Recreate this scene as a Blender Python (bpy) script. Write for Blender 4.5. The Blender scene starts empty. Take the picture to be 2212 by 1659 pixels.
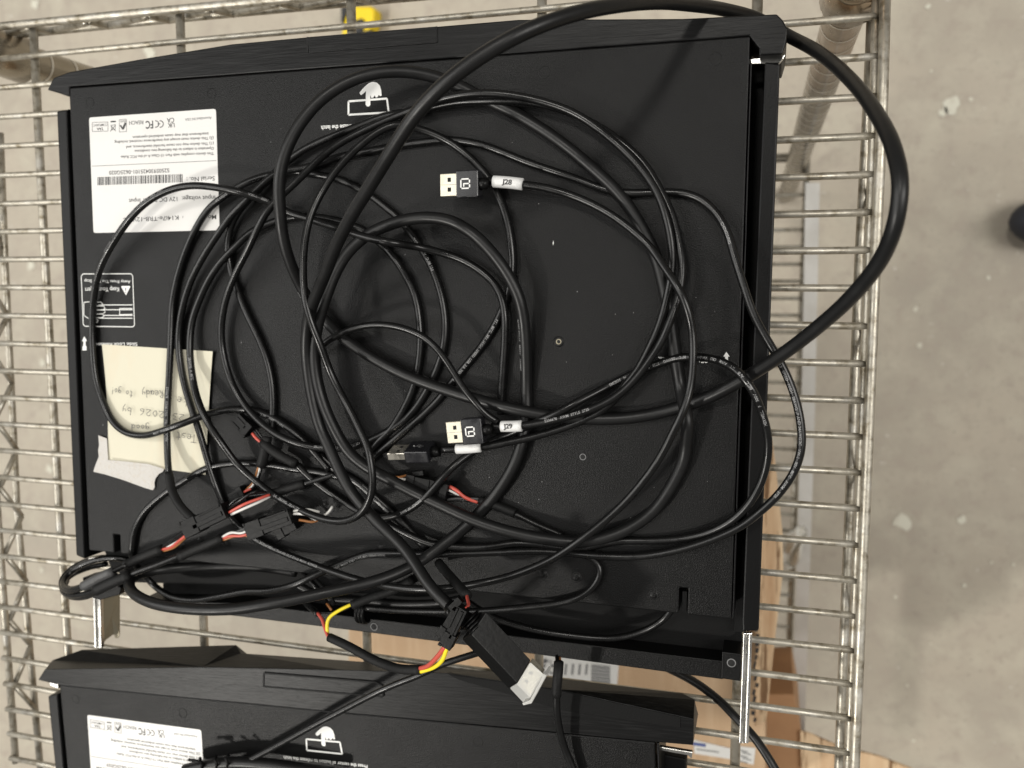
import bpy, bmesh, math, random
from mathutils import Vector, Matrix
random.seed(4)
S = 0.001                                     # everything below is modelled in millimetres
SC = bpy.context.scene
COL = SC.collection

# ------------------------------------------------------------------ camera
F, A_, B_, C_ = 1879.12, -0.1033, 0.2868, 0.0332
CAM = Vector((554.32, -176.64, 535.82))
M = Matrix.Rotation(A_, 3, 'X') @ Matrix.Rotation(B_, 3, 'Y') @ Matrix.Rotation(C_, 3, 'Z')
cd = bpy.data.cameras.new('camera'); cam = bpy.data.objects.new('camera', cd); COL.objects.link(cam)
cam.matrix_world = Matrix.Translation(CAM * S) @ M.to_4x4()
cd.sensor_width = 36; cd.lens = 36 * F / 2212; cd.clip_start = .01; cd.clip_end = 50
cd.dof.use_dof = True; cd.dof.focus_distance = .47; cd.dof.aperture_fstop = 8.5
SC.camera = cam

def P(u, v, z=0.0):
    """world point (mm) on the horizontal plane z that the photograph shows at u, v"""
    d = M @ Vector(((u - 1106) / F, -(v - 829.5) / F, -1))
    return CAM + d * ((z - CAM.z) / d.z)

# ------------------------------------------------------------------ light
w = bpy.data.worlds.new('World'); SC.world = w; w.use_nodes = True
w.node_tree.nodes['Background'].inputs[0].default_value = (1, .97, .92, 1)
w.node_tree.nodes['Background'].inputs[1].default_value = .20
def area(name, loc, size, power, col, target=(.35, -.2, 0)):
    l = bpy.data.lights.new(name, 'AREA'); l.shape = 'RECTANGLE'; l.size, l.size_y = size
    l.energy = power; l.color = col
    o = bpy.data.objects.new(name, l); COL.objects.link(o); o.location = loc
    o.rotation_euler = (Vector(target) - Vector(loc)).to_track_quat('-Z', 'Y').to_euler()
    return o
area('ceiling_or_fill_lamp', (-2.4, -2.6, 3.9), (.42, .30), 138, (1, .965, .90))
area('ceiling_or_fill_lamp', (.05, 1.4, 4.0), (.5, .35), 42, (1, .965, .90))
area('ceiling_or_fill_lamp', (-3.4, .1, 3.8), (2.4, 5.0), 165, (1, .985, .95))
area('ceiling_or_fill_lamp', (3.6, .3, 3.6), (1.4, 3.0), 145, (1, .97, .92))  # added fill light that brightens the floor on the right, not a known fixture
SC.view_settings.view_transform = 'Standard'; SC.view_settings.look = 'None'
SC.view_settings.exposure = 0; SC.view_settings.gamma = 1
SC.render.engine = 'CYCLES'

# ------------------------------------------------------------------ materials
def mat(name, col, rough=.5, metal=0, noise=None, bump=None, spec=.5, mix=None, alpha=1, trans=0):
    m = bpy.data.materials.new(name); m.use_nodes = True; nt = m.node_tree
    b = nt.nodes['Principled BSDF']
    b.inputs['Base Color'].default_value = (*col, 1); b.inputs['Roughness'].default_value = rough
    b.inputs['Metallic'].default_value = metal; b.inputs['Specular IOR Level'].default_value = spec
    b.inputs['Transmission Weight'].default_value = trans; b.inputs['Alpha'].default_value = alpha
    tc = nt.nodes.new('ShaderNodeTexCoord')
    def tex(scale, detail, vec=(1, 1, 1)):
        mp = nt.nodes.new('ShaderNodeMapping'); mp.inputs['Scale'].default_value = vec
        n = nt.nodes.new('ShaderNodeTexNoise'); n.inputs['Scale'].default_value = scale
        n.inputs['Detail'].default_value = detail; n.inputs['Roughness'].default_value = .6
        nt.links.new(tc.outputs['Object'], mp.inputs[0]); nt.links.new(mp.outputs[0], n.inputs['Vector'])
        return n
    if mix:                                    # list of (colour, scale, lo, hi, vec)
        src = None
        for c2, sc, lo, hi, vec in mix:
            n = tex(sc, 5, vec); r = nt.nodes.new('ShaderNodeMapRange')
            r.inputs['From Min'].default_value = lo; r.inputs['From Max'].default_value = hi
            nt.links.new(n.outputs['Fac'], r.inputs['Value'])
            x = nt.nodes.new('ShaderNodeMix'); x.data_type = 'RGBA'
            if src is None: x.inputs[6].default_value = (*col, 1)
            else: nt.links.new(src, x.inputs[6])
            x.inputs[7].default_value = (*c2, 1)
            nt.links.new(r.outputs[0], x.inputs[0]); src = x.outputs[2]
        nt.links.new(src, b.inputs['Base Color'])
    if noise:                                  # roughness noise (scale, lo, hi)
        n = tex(noise[0], 3); r = nt.nodes.new('ShaderNodeMapRange')
        r.inputs['To Min'].default_value = noise[1]; r.inputs['To Max'].default_value = noise[2]
        r.inputs['From Min'].default_value = .3; r.inputs['From Max'].default_value = .7
        nt.links.new(n.outputs['Fac'], r.inputs['Value']); nt.links.new(r.outputs[0], b.inputs['Roughness'])
    if bump:                                   # (scale, strength, distance, vec)
        n = tex(bump[0], 3, bump[3] if len(bump) > 3 else (1, 1, 1))
        bp = nt.nodes.new('ShaderNodeBump'); bp.inputs['Strength'].default_value = bump[1]
        bp.inputs['Distance'].default_value = bump[2]
        nt.links.new(n.outputs['Fac'], bp.inputs['Height']); nt.links.new(bp.outputs[0], b.inputs['Normal'])
    return m

M_panel = mat('powder_coat', (.0032, .0032, .0032), .36, noise=(40, .33, .39), bump=(1300, .6, .0004), spec=.185,
              mix=[((.0045, .0045, .0045), 25, .45, .8, (1, 1, 1))])
M_tray = mat('dark_tray', (.003, .003, .003), .6, bump=(900, .4, .0003), spec=.15)
M_brush = mat('brushed_black', (.0035, .0035, .0036), .38, bump=(700, .6, .0003, (.06, 1, 1)), spec=.17,
              mix=[((.011, .011, .011), 900, .5, .68, (.05, 1, 1))])
M_rail = mat('satin_black', (.0035, .0035, .0036), .38, bump=(900, .3, .0003), spec=.15)
M_steel = mat('zinc_steel', (.62, .61, .58), .22, 1, noise=(60, .15, .35))
M_dull = mat('dull_zinc', (.30, .27, .20), .5, .6, noise=(60, .4, .6))
M_wire = mat('tarnished_chrome', (.45, .42, .355), .44, .7, noise=(90, .32, .58), bump=(260, .35, .0005), spec=.4,
             mix=[((.19, .16, .11), 140, .48, .70, (1, 1, 1)), ((.55, .53, .48), 60, .54, .7, (1, 1, 1))])
M_post = mat('post_chrome', (.36, .325, .265), .22, .9, noise=(30, .15, .35),
             mix=[((.16, .135, .10), 14, .50, .66, (1, 1, .25)), ((.48, .31, .18), 9, .55, .72, (1, 1, .2))])  # the orange mix paints a warm reflection into the chrome colour
M_ring = mat('post_groove', (.75, .73, .68), .3, .7)
M_pvc = mat('black_pvc', (.0045, .0045, .0045), .27, bump=(60, .2, .0006), noise=(150, .22, .36), spec=.38)
M_thick = mat('black_jacket', (.006, .006, .0061), .42, bump=(60, .2, .0008), noise=(90, .34, .46), spec=.34)
M_shrink = mat('heat_shrink', (.007, .007, .007), .6, bump=(300, .6, .0006), spec=.22)
M_greysh = mat('grey_sleeve', (.055, .055, .056), .55, bump=(200, .4, .0005))
M_plast = mat('connector_black', (.004, .004, .004), .36, bump=(300, .25, .0004), spec=.16)
M_plug = mat('glossy_black', (.012, .012, .014), .2, noise=(200, .12, .35))
M_gold = mat('plug_plating', (.64, .60, .49), .36, .65, noise=(120, .22, .45), mix=[((.6, .55, .4), 200, .5, .8, (1, 1, 1))])
M_plated = mat('mirror_plating', (.75, .71, .62), .3, .85, noise=(120, .1, .25))
M_hole = mat('hole_black', (.003, .003, .003), .8)
M_white = mat('print_white', (.72, .72, .70), .5)
M_greyp = mat('print_grey', (.26, .26, .26), .5)
M_label = mat('label_paper', (.62, .61, .59), .38, bump=(30, .2, .002), mix=[((.57, .56, .54), 20, .5, .8, (1, 1, 1))])
M_ink = mat('label_ink', (.03, .03, .03), .5)
M_inkg = mat('label_ink_grey', (.16, .16, .16), .5)
M_note = mat('note_paper', (.61, .58, .46), .8, bump=(18, .5, .004), mix=[((.62, .53, .39), 24, .55, .8, (1, .4, 1))])
M_pencil = mat('pencil', (.12, .115, .115), .5)
M_tape = mat('masking_tape', (.53, .51, .48), .7, bump=(500, 1, .0008), mix=[((.5, .45, .38), 300, .52, .8, (1, 1, 1))])
M_sleeve = mat('white_sleeve', (.66, .66, .65), .35)
M_red = mat('red_insulation', (.52, .085, .06), .4)
M_yel = mat('yellow_insulation', (.85, .68, .03), .4)
M_wht = mat('white_insulation', (.68, .67, .64), .4)
M_brn = mat('brown_insulation', (.32, .13, .04), .4)
M_cap = mat('clear_cap', (.80, .80, .77), .35, trans=.45, alpha=.8)
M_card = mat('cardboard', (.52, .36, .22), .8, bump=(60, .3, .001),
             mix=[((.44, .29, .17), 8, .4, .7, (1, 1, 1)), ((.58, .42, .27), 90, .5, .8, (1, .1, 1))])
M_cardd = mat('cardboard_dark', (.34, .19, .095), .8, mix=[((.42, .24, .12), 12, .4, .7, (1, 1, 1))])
M_cardl = mat('cardboard_light', (.70, .52, .33), .8, mix=[((.50, .31, .17), 40, .45, .7, (1, .12, 1)), ((.20, .11, .05), 90, .54, .60, (1, .07, 1))])
M_paper = mat('white_paper', (.66, .65, .62), .6)
M_bag = mat('plastic_film', (.75, .73, .66), .35, alpha=.75)
M_shoe = mat('shoe_black', (.02, .022, .03), .6)
M_toolY = mat('tool_yellow', (.85, .62, .01), .45)
M_toolK = mat('tool_black', (.02, .02, .022), .5)
M_strip = mat('white_strip', (.56, .545, .51), .5, mix=[((.46, .44, .40), 12, .42, .62, (1, 1, 1))])
# floor
M_floor = mat('concrete', (.45, .40, .322), .62, bump=(8, .1, .004), spec=.4,
              mix=[((.375, .335, .275), 3.5, .40, .68, (1, 1, 1)), ((.475, .435, .35), 16, .46, .70, (1, 1, 1)), ((.385, .335, .275), 38, .50, .70, (1, 1, 1)),
                   ((.33, .29, .24), 120, .58, .76, (1, 1, 1)), ((.60, .575, .51), 50, .67, .72, (1, 1, 1))])

# ------------------------------------------------------------------ mesh helpers
class MB:
    def __init__(s): s.v = []; s.f = []; s.mi = []; s.sm = []; s.mats = []
    def m(s, mt):
        if mt not in s.mats: s.mats.append(mt)
        return s.mats.index(mt)
    def add(s, vs, fs, mt, smooth=False):
        o = len(s.v); k = s.m(mt); s.v += [Vector(x) for x in vs]
        for f in fs: s.f.append([o + i for i in f]); s.mi.append(k); s.sm.append(smooth)
    def prism(s, top, dz, mt, flare=None):
        """closed solid: a top outline (3-D points) pushed down dz (number or per-point list)"""
        n = len(top); top = [Vector(t) for t in top]
        if not isinstance(dz, (list, tuple)): dz = [dz] * n
        bot = [t - Vector((0, 0, d)) for t, d in zip(top, dz)]
        if flare: bot = [b + Vector(f) for b, f in zip(bot, flare)]
        fs = [list(range(n)), list(range(2 * n - 1, n - 1, -1))] + [[i, i + n, (i + 1) % n + n, (i + 1) % n] for i in range(n)]
        s.add(top + bot, fs, mt)
    def sheet(s, pts, mt): s.add(pts, [list(range(len(pts)))], mt)
    def box(s, c, ax, L, W, H, mt):
        """box centred at c, long axis ax, length L, width W, height H"""
        c = Vector(c); ax = Vector(ax).normalized(); sd = Vector((0, 0, 1)).cross(ax)
        if sd.length < .01: sd = Vector((0, 1, 0))
        sd.normalize(); up = ax.cross(sd)
        vs = [c + ax * (a * L / 2) + sd * (b * W / 2) + up * (h * H / 2) for a in (-1, 1) for b in (-1, 1) for h in (-1, 1)]
        s.add(vs, [[0, 1, 3, 2], [4, 6, 7, 5], [0, 4, 5, 1], [2, 3, 7, 6], [0, 2, 6, 4], [1, 5, 7, 3]], mt)
    def tube(s, pts, r, mt, n=12, cap=True, flat=1.0):
        pts = [Vector(p) for p in pts]; k = len(pts)
        rs = r if isinstance(r, (list, tuple)) else [r] * k
        t0 = (pts[1] - pts[0]).normalized(); nn = t0.orthogonal().normalized()
        if abs(t0.z) < .95: nn = Vector((0, 0, 1)).cross(t0).normalized()
        vs = []; fs = []
        for i, p in enumerate(pts):
            t = (pts[min(i + 1, k - 1)] - pts[max(i - 1, 0)]).normalized()
            nn = (nn - t * nn.dot(t)).normalized(); bb = t.cross(nn)
            for j in range(n):
                a = 2 * math.pi * j / n
                vs.append(p + nn * (math.cos(a) * rs[i]) + bb * (math.sin(a) * rs[i] * flat))
        for i in range(k - 1):
            for j in range(n):
                a = i * n + j; b = i * n + (j + 1) % n; fs.append([a, b, b + n, a + n])
        if cap: fs += [list(range(n))[::-1], [(k - 1) * n + j for j in range(n)]]
        s.add(vs, fs, mt, True)
    def disc(s, c, r, h, mt, n=20, r2=None):
        s.add([Vector(c) + Vector((math.cos(a) * q, math.sin(a) * q, z)) for q, z in ((r, 0), (r2 or r * .85, h))
               for a in [2 * math.pi * i / n for i in range(n)]],
              [list(range(n, 2 * n))] + [[i, (i + 1) % n, (i + 1) % n + n, i + n] for i in range(n)], mt, True)
    def ring(s, c, r, t, mt, n=20, h=.3):
        for q in range(n):
            a0, a1 = 2 * math.pi * q / n, 2 * math.pi * (q + 1) / n
            cc = Vector(c)
            vs = [cc + Vector((math.cos(a) * x, math.sin(a) * x, z)) for a in (a0, a1) for x, z in ((r - t, h * .4), (r, h), (r + t, 0))]
            s.add(vs, [[0, 3, 4, 1], [1, 4, 5, 2]], mt, True)
    def build(s, name, parent=None, bevel=0, loc=None, space=None):
        """link as ONE object; coordinates are world mm, or the parent's own mm when space is given"""
        me = bpy.data.meshes.new(name)
        if parent is not None and space is None: off = parent.matrix_world.inverted()
        elif parent is not None: off = Matrix.Identity(4)
        else:
            xs = [p.x for p in s.v]; ys = [p.y for p in s.v]; zs = [p.z for p in s.v]
            base = Vector(((min(xs) + max(xs)) / 2, (min(ys) + max(ys)) / 2, min(zs))) * S
            off = Matrix.Translation(-base)
        me.from_pydata([off @ (p * S) for p in s.v], [], s.f)
        for mt in s.mats: me.materials.append(mt)
        for p, k, sm in zip(me.polygons, s.mi, s.sm): p.material_index = k; p.use_smooth = sm
        bm = bmesh.new(); bm.from_mesh(me); bmesh.ops.recalc_face_normals(bm, faces=bm.faces); bm.to_mesh(me); bm.free()
        o = bpy.data.objects.new(name, me); COL.objects.link(o)
        if parent is not None: o.parent = parent
        else: o.location = base
        if bevel:
            b = o.modifiers.new('b', 'BEVEL'); b.width = bevel * S; b.segments = 2; b.limit_method = 'ANGLE'; b.angle_limit = .6
        bpy.context.view_layer.update()
        return o
def tag(o, label=None, cat=None, group=None, kind=None):
    if label: o['label'] = label
    if cat: o['category'] = cat
    if group: o['group'] = group
    if kind: o['kind'] = kind
    return o
def thing(name, label, cat, loc=(0, 0, 0), rz=0, group=None):
    o = bpy.data.objects.new(name, None); COL.objects.link(o); o.empty_display_size = .02
    o.location = Vector(loc) * S; o.rotation_euler = (0, 0, rz); bpy.context.view_layer.update()
    return tag(o, label, cat, group)

def spline(ctrl, step=3.0):
    """ctrl: list of (Vector, r) -> dense centripetal Catmull-Rom (Vector, r)"""
    out = []; n = len(ctrl)
    for i in range(n - 1):
        p0 = ctrl[max(i - 1, 0)][0]; p1, r1 = ctrl[i]; p2, r2 = ctrl[i + 1]; p3 = ctrl[min(i + 2, n - 1)][0]
        if i == 0: p0 = p1 * 2 - p2
        if i + 2 >= n: p3 = p2 * 2 - p1
        a = max((p1 - p0).length, 1e-3) ** .5; b = max((p2 - p1).length, 1e-3) ** .5; c = max((p3 - p2).length, 1e-3) ** .5
        m1 = ((p1 - p0) / a - (p2 - p0) / (a + b) + (p2 - p1) / b) * b
        m2 = ((p2 - p1) / b - (p3 - p1) / (b + c) + (p3 - p2) / c) * b
        k = max(3, int((p2 - p1).length / step))
        for j in range(k):
            t = j / k; t2 = t * t; t3 = t2 * t
            out.append((p1 * (2 * t3 - 3 * t2 + 1) + m1 * (t3 - 2 * t2 + t) + p2 * (-2 * t3 + 3 * t2) + m2 * (t3 - t2), r1 + (r2 - r1) * t))
    out.append(ctrl[-1]); return out
def path(px, r=2.1, sub=2.5):
    sp = spline([(P(q[0], q[1], q[2]), q[3] if len(q) > 3 else r) for q in px], sub)
    pts = [a for a, b in sp]
    for _ in range(3):                        # relax hand-traced kinks
        pts = [pts[0]] + [(pts[i - 1] + pts[i] * 2 + pts[i + 1]) / 4 for i in range(1, len(pts) - 1)] + [pts[-1]]
    return pts, [b for a, b in sp]

# text -------------------------------------------------------------
_glyph = {}
def glyphs(txt, bold=0):
    k = (txt, bold)
    if k not in _glyph:
        c = bpy.data.curves.new('t', 'FONT'); c.body = txt; c.size = 1; c.offset = bold; c.resolution_u = 3
        o = bpy.data.objects.new('t', c); COL.objects.link(o); bpy.context.view_layer.update()
        me = bpy.data.meshes.new_from_object(o.evaluated_get(bpy.context.evaluated_depsgraph_get()))
        _glyph[k] = ([v.co.copy() for v in me.vertices], [list(p.vertices) for p in me.polygons])
        bpy.data.objects.remove(o); bpy.data.curves.remove(c); bpy.data.meshes.remove(me)
    return _glyph[k]
def text(mb, txt, p0, p1, cap, mt, bold=0, lift=.15):
    vs, fs = glyphs(txt, bold)
    if not vs: return
    x0 = min(v.x for v in vs); x1 = max(v.x for v in vs)
    ax = Vector(p1) - Vector(p0); L = ax.length; ax.normalize(); up = Vector((0, 0, 1)).cross(ax)
    mb.add([Vector(p0) + ax * ((v.x - x0) / (x1 - x0) * L) + up * (v.y / .70 * cap) + Vector((0, 0, lift)) for v in vs], fs, mt)
def print_on(mb, pts, rs, s0, txt, size=2.0, side=.35, mt=None, flip=False):
    """letters wrapped on a cable, starting s0 mm along it, on the side facing up (rotated by side)"""
    acc = [0]
    for i in range(1, len(pts)): acc.append(acc[-1] + (pts[i] - pts[i - 1]).length)
    vs, fs = glyphs(txt, .012)
    x0 = min(v.x for v in vs); W = (max(v.x for v in vs) - x0) * size
    if s0 + W > acc[-1]: return
    out = []; j = 0
    for v in vs:
        sx = s0 + (v.x - x0) * size; t = (v.y - .35) * size
        if flip: sx = s0 + W - (v.x - x0) * size; t = -t
        j = max(0, next((q for q in range(1, len(acc)) if acc[q] >= sx), len(acc) - 1) - 1)
        k = (sx - acc[j]) / max(acc[j + 1] - acc[j], 1e-6); p = pts[j].lerp(pts[j + 1], k)
        a = pts[max(j - 1, 0)]; b = pts[min(j + 2, len(pts) - 1)]; tg = (b - a).normalized()
        sd = Vector((0, 0, 1)).cross(tg).normalized(); up = tg.cross(sd); r = rs[j] + .06
        ang = side + t / r
        out.append(p + sd * (math.sin(ang) * r) + up * (math.cos(ang) * r))
    mb.add(out, fs, mt or M_greyp)

# ================================================================== SETTING
FZ = -930
b = MB(); b.sheet([(-6000, -6000, FZ), (6000, -6000, FZ), (6000, 6000, FZ), (-6000, 6000, FZ)], M_floor)
rs_ = random.Random(11)
M_spot = mat('paint_spot', (.62, .60, .50), .6, mix=[((.50, .46, .37), 60, .5, .7, (1, 1, 1))])
for u, v, r in ((2055, 228, 17), (2040, 242, 9), (2012, 153, 3), (2098, 215, 4), (322, 113, 16), (67, 573, 15), (92, 783, 12), (107, 1013, 12), (75, 10, 14), (1950, 1128, 17), (2080, 1124, 9), (1973, 1600, 4), (1790, 232, 4), (1650, 210, 5), (1978, 668, 5), (1986, 746, 5), (2142, 1215, 3), (2083, 1265, 4), (1935, 1290, 4), (2135, 600, 4), (2005, 13, 5), (90, 1230, 8), (2190, 1220, 4), (1960, 1480, 3), (2010, 1390, 3)):
    k = 11; c = P(u, v, FZ + 1.5); rr_ = r * 1466 / 1879
    b.sheet([c + Vector((math.cos(a), math.sin(a), 0)) * rr_ * rs_.uniform(.6, 1.25) for a in [2 * math.pi * i / k for i in range(k)]], M_spot)
tag(b.build('floor'), kind='structure')

# ================================================================== WIRE RACK
LZ = -620
rack = thing('wire_shelving_rack', 'tarnished chrome wire shelving rack whose top shelf carries both black drawers', 'shelving rack', (610, -250, FZ))
PITCH = 21.344
XR = 610
def lbeam(y):                                  # left long edge of the deck
    a, c = P(2, 1306), P(28, 1659); return a.x + (c.x - a.x) * (y - a.y) / (c.y - a.y)
for k in range(0, 27):
    y = -k * PITCH
    jx = random.uniform(-.5, .5)
    x0 = P(4, 128).x if k == 0 else lbeam(y) - 2
    x1 = XR - 2
    m_ = MB(); m_.tube([Vector((x0 + (x1 - x0) * t, y + .35 * math.sin(7 * t + k), -.3 * math.sin(3 * t))) for t in [i / 14 for i in range(15)]], 2.15, M_wire, 10)
    m_.build('shelf_wire', rack)
def wire_part(name, pts, r, n=10, flat=1):
    m_ = MB(); m_.tube(pts, r, M_wire, n); return m_.build(name, rack)
wire_part('edge_rail', [P(1913, -30, 3), P(1906, 233, 3), P(1892, 550, 3), P(1869, 1106, 3), P(1846, 1659, 3), P(1838, 1800, 3)], 3.0, 14)
wire_part('edge_rail', [P(1893, -30, -1), P(1888, 233, -1), P(1877, 550, -1), P(1855, 1106, -1), P(1832, 1659, -1), P(1824, 1800, -1)], 2.4, 12)
wire_part('lower_rail', [P(1884, 20, -40), P(1871, 300, -40), P(1857, 553, -40), P(1835, 1106, -40), P(1812, 1659, -40), P(1806, 1800, -40)], 3.0)
a, c = P(1884, 60, 0), P(1830, 1700, 0)
zz = []
for i in range(13):
    t = i / 12; p = P(1893 - 60 * t, -20 + 1780 * t, -3 if i % 2 == 0 else -38); zz.append(p)
m_ = MB()
for i in range(0, 12): m_.tube([zz[i], zz[i + 1]], 1.9, M_wire, 8)
m_.build('truss_wire', rack)
# left edge: upper rail, lower rail, zigzag between
wire_part('edge_rail', [Vector((lbeam(y), y, -3)) for y in (30, -100, -250, -400, -560)], 2.8)
lw = [P(0, 287, -24), P(10, 553, -24), P(37, 1106, -24), P(58, 1330, -24), P(87, 1659, -24)]
wire_part('lower_rail', lw, 2.8)
m_ = MB(); ys = [0 - 27.5 * i for i in range(20)]
for i in range(19):
    def pt(q):
        y = ys[q]
        if q % 2 == 0: return Vector((lbeam(y) + 1, y, -6))
        pa, pb = lw[1], lw[4]; t = (y - pa.y) / (pb.y - pa.y)
        return Vector((pa.x + (pb.x - pa.x) * t, y, -23))
    m_.tube([pt(i), pt(i + 1)], 2.1, M_wire, 8)
m_.build('truss_wire', rack)
# cross bars under the deck
for (u0, v0, u1, v1) in ((72, 60, 165, 1659), (388, 17, 452, 1659), (757, -40, 800, 1659), (1171, -60, 1163, 1659), (1638, -60, 1586, 1700)):
    pa, pb = P(u0, v0, -5), P(u1, v1, -5)
    mid = [pa.lerp(pb, t) for t in (0, .25, .5, .75, 1)]
    if u0 == 72: mid = [P(72, 60, -5), P(97, 553, -5), P(128, 1106, -5), P(147, 1406, -5), P(164, 1659, -5)]
    wire_part('cross_bar', mid, 3.1, 12)
# short end of the deck: two rails with a zigzag
wire_part('end_rail', [P(-60, 66, 2), P(0, 57, 2), P(300, 28, 2), P(600, 0, 2), P(1200, -58, 2), P(1900, -130, 2)], 3.0)
e0, e1 = P(-60, 88, -24), P(1800, -90, -24)
wire_part('end_rail', [e0, P(20, 76, -24), P(400, 38, -24), P(737, 7, -24), e1], 3.1)
m_ = MB(); prev = None
f0, f1 = P(-60, 68, 0), P(1850, -122, 0)
for i in range(25):
    t = i / 24; q = f0.lerp(f1, t) if i % 2 == 0 else e0.lerp(e1, t); q = Vector((q.x, q.y, -3 if i % 2 == 0 else -21))
    if prev is not None:
        m_.tube([prev, prev.lerp(q, .15) + Vector((0, 0, 1)), prev.lerp(q, .85) - Vector((0, 0, 1)), q], 2.6, M_wire, 8)
    prev = q
m_.build('truss_wire', rack)
# posts with their corner collars
def post(top, bot, rings):
    m_ = MB(); d = (bot - top)
    m_.tube([top - d * .09, top, bot], 12.7, M_post, 28)
    for i in range(rings):
        z = top.lerp(bot, (i + 1) / (rings + 1))
        m_.tube([z + d.normalized() * -.9, z + d.normalized() * .9], 12.95, M_ring, 28, False)
    m_.build('post', rack)
    cm = MB(); cm.tube([top + Vector((0, 0, 10)), top + Vector((0, 0, 8)), top - Vector((0, 0, 34)), top - Vector((0, 0, 38))], [13, 16, 18, 13], M_post, 28)
    cm.build('collar', rack)
def low(p, z): return Vector((p.x, p.y, z))
pt_ = P(1850, -52, 0); pb_ = P(1721, 352, LZ); pb2 = pt_.lerp(pb_, (0 - FZ - 10) / (0 - LZ)); post(pt_, pb2, 34)
pl = P(-34, 104, 0); post(pl, low(pl, FZ + 10), 34)
# lower shelf
m_ = MB(); px_r = P(1738, 600, LZ).x; y_top = P(1721, 335, LZ).y
for k in range(46):
    y = y_top - 6 - k * PITCH; m_.tube([Vector((px_r - 560, y, LZ)), Vector((px_r - 4, y, LZ))], 2.4, M_wire, 6)
for x in (px_r - 2, px_r - 180, px_r - 360, px_r - 558): m_.tube([Vector((x, y_top, LZ - 5)), Vector((x, y_top - 980, LZ - 5))], 4, M_wire, 8)
m_.tube([Vector((px_r - 2, y_top, LZ - 34)), Vector((px_r - 2, y_top - 980, LZ - 34))], 3, M_wire, 8)
m_.tube([Vector((px_r, y_top, LZ)), Vector((px_r - 560, y_top, LZ))], 3, M_wire, 8)
m_.build('lower_shelf', rack)
m_ = MB(); q = [P(1740, 395, LZ + 8), P(1771, 395, LZ + 8), P(1760, 900, LZ + 8), P(1741, 1500, LZ + 8), P(1738, 1590, LZ + 8), P(1717, 1590, LZ + 8), P(1714, 1440, LZ + 8), P(1733, 800, LZ + 8)]
m_.prism(q, 3, M_strip); m_.build('label_strip', rack)

# ================================================================== DRAWERS
D1O = Vector((107.417, -40.597, 55.35)); D1R = -.0024
D2O = Vector((65.752, -458.94, 45.54)); D2R = .0539
def frame(o, rz): return Matrix.Translation(o) @ Matrix.Rotation(rz, 4, 'Z')
IN1 = frame(D1O, D1R).inverted(); IN2 = frame(D2O, D2R).inverted()
def L1(u, v, z=0): return IN1 @ P(u, v, D1O.z + z)
def L2(u, v, z=0): return IN2 @ P(u, v, D2O.z + z)
Wd, Ld = 432.0, 311.4
drawer1 = thing('rackmount_drawer', 'black metal rackmount drawer lying upside down under the tangle of cables', 'rack drawer', D1O, D1R, 'rackmount drawers')
drawer2 = thing('rackmount_drawer', 'black metal rackmount drawer cut off by the bottom edge, no note on it', 'rack drawer', D2O, D2R, 'rackmount drawers')

def part(mb, name, par, bevel=0): return mb.build(name, par, bevel, space='local')
def icon_hand(mb, T, z=.15):
    # outline of a button with a pointing hand above; T maps photo positions of the top drawer
    def bar(a, c, wd): 
        a, c = Vector(a), Vector(c); d = (c - a).normalized(); n = Vector((-d.y, d.x, 0)) * wd / 2; up = Vector((0, 0, z)); mb.sheet([a + n + up, c + n + up, c - n + up, a - n + up], M_white)
    r = [T(753, 219), T(836, 213), T(840, 243), T(753, 248)]
    for i in range(4): bar(r[i], r[(i + 1) % 4], 1.15)
    fin = [T(790, 226), T(791, 195), T(800, 195), T(800.5, 226), T(798, 230), T(793, 230)]
    mb.sheet([p + Vector((0, 0, z * 1.6)) for p in fin], M_white)
    hand = [(777, 201), (782, 194), (790, 186), (797, 180), (806, 177), (815, 179), (821, 185), (824, 195), (825, 207), (821, 208), (819, 205), (816, 210), (812, 211), (810, 206), (807, 211), (803, 212), (800, 205), (791, 197), (785, 203), (780, 206)]
    mb.sheet([T(*p) + Vector((0, 0, z * 2.2)) for p in hand], M_white)

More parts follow.
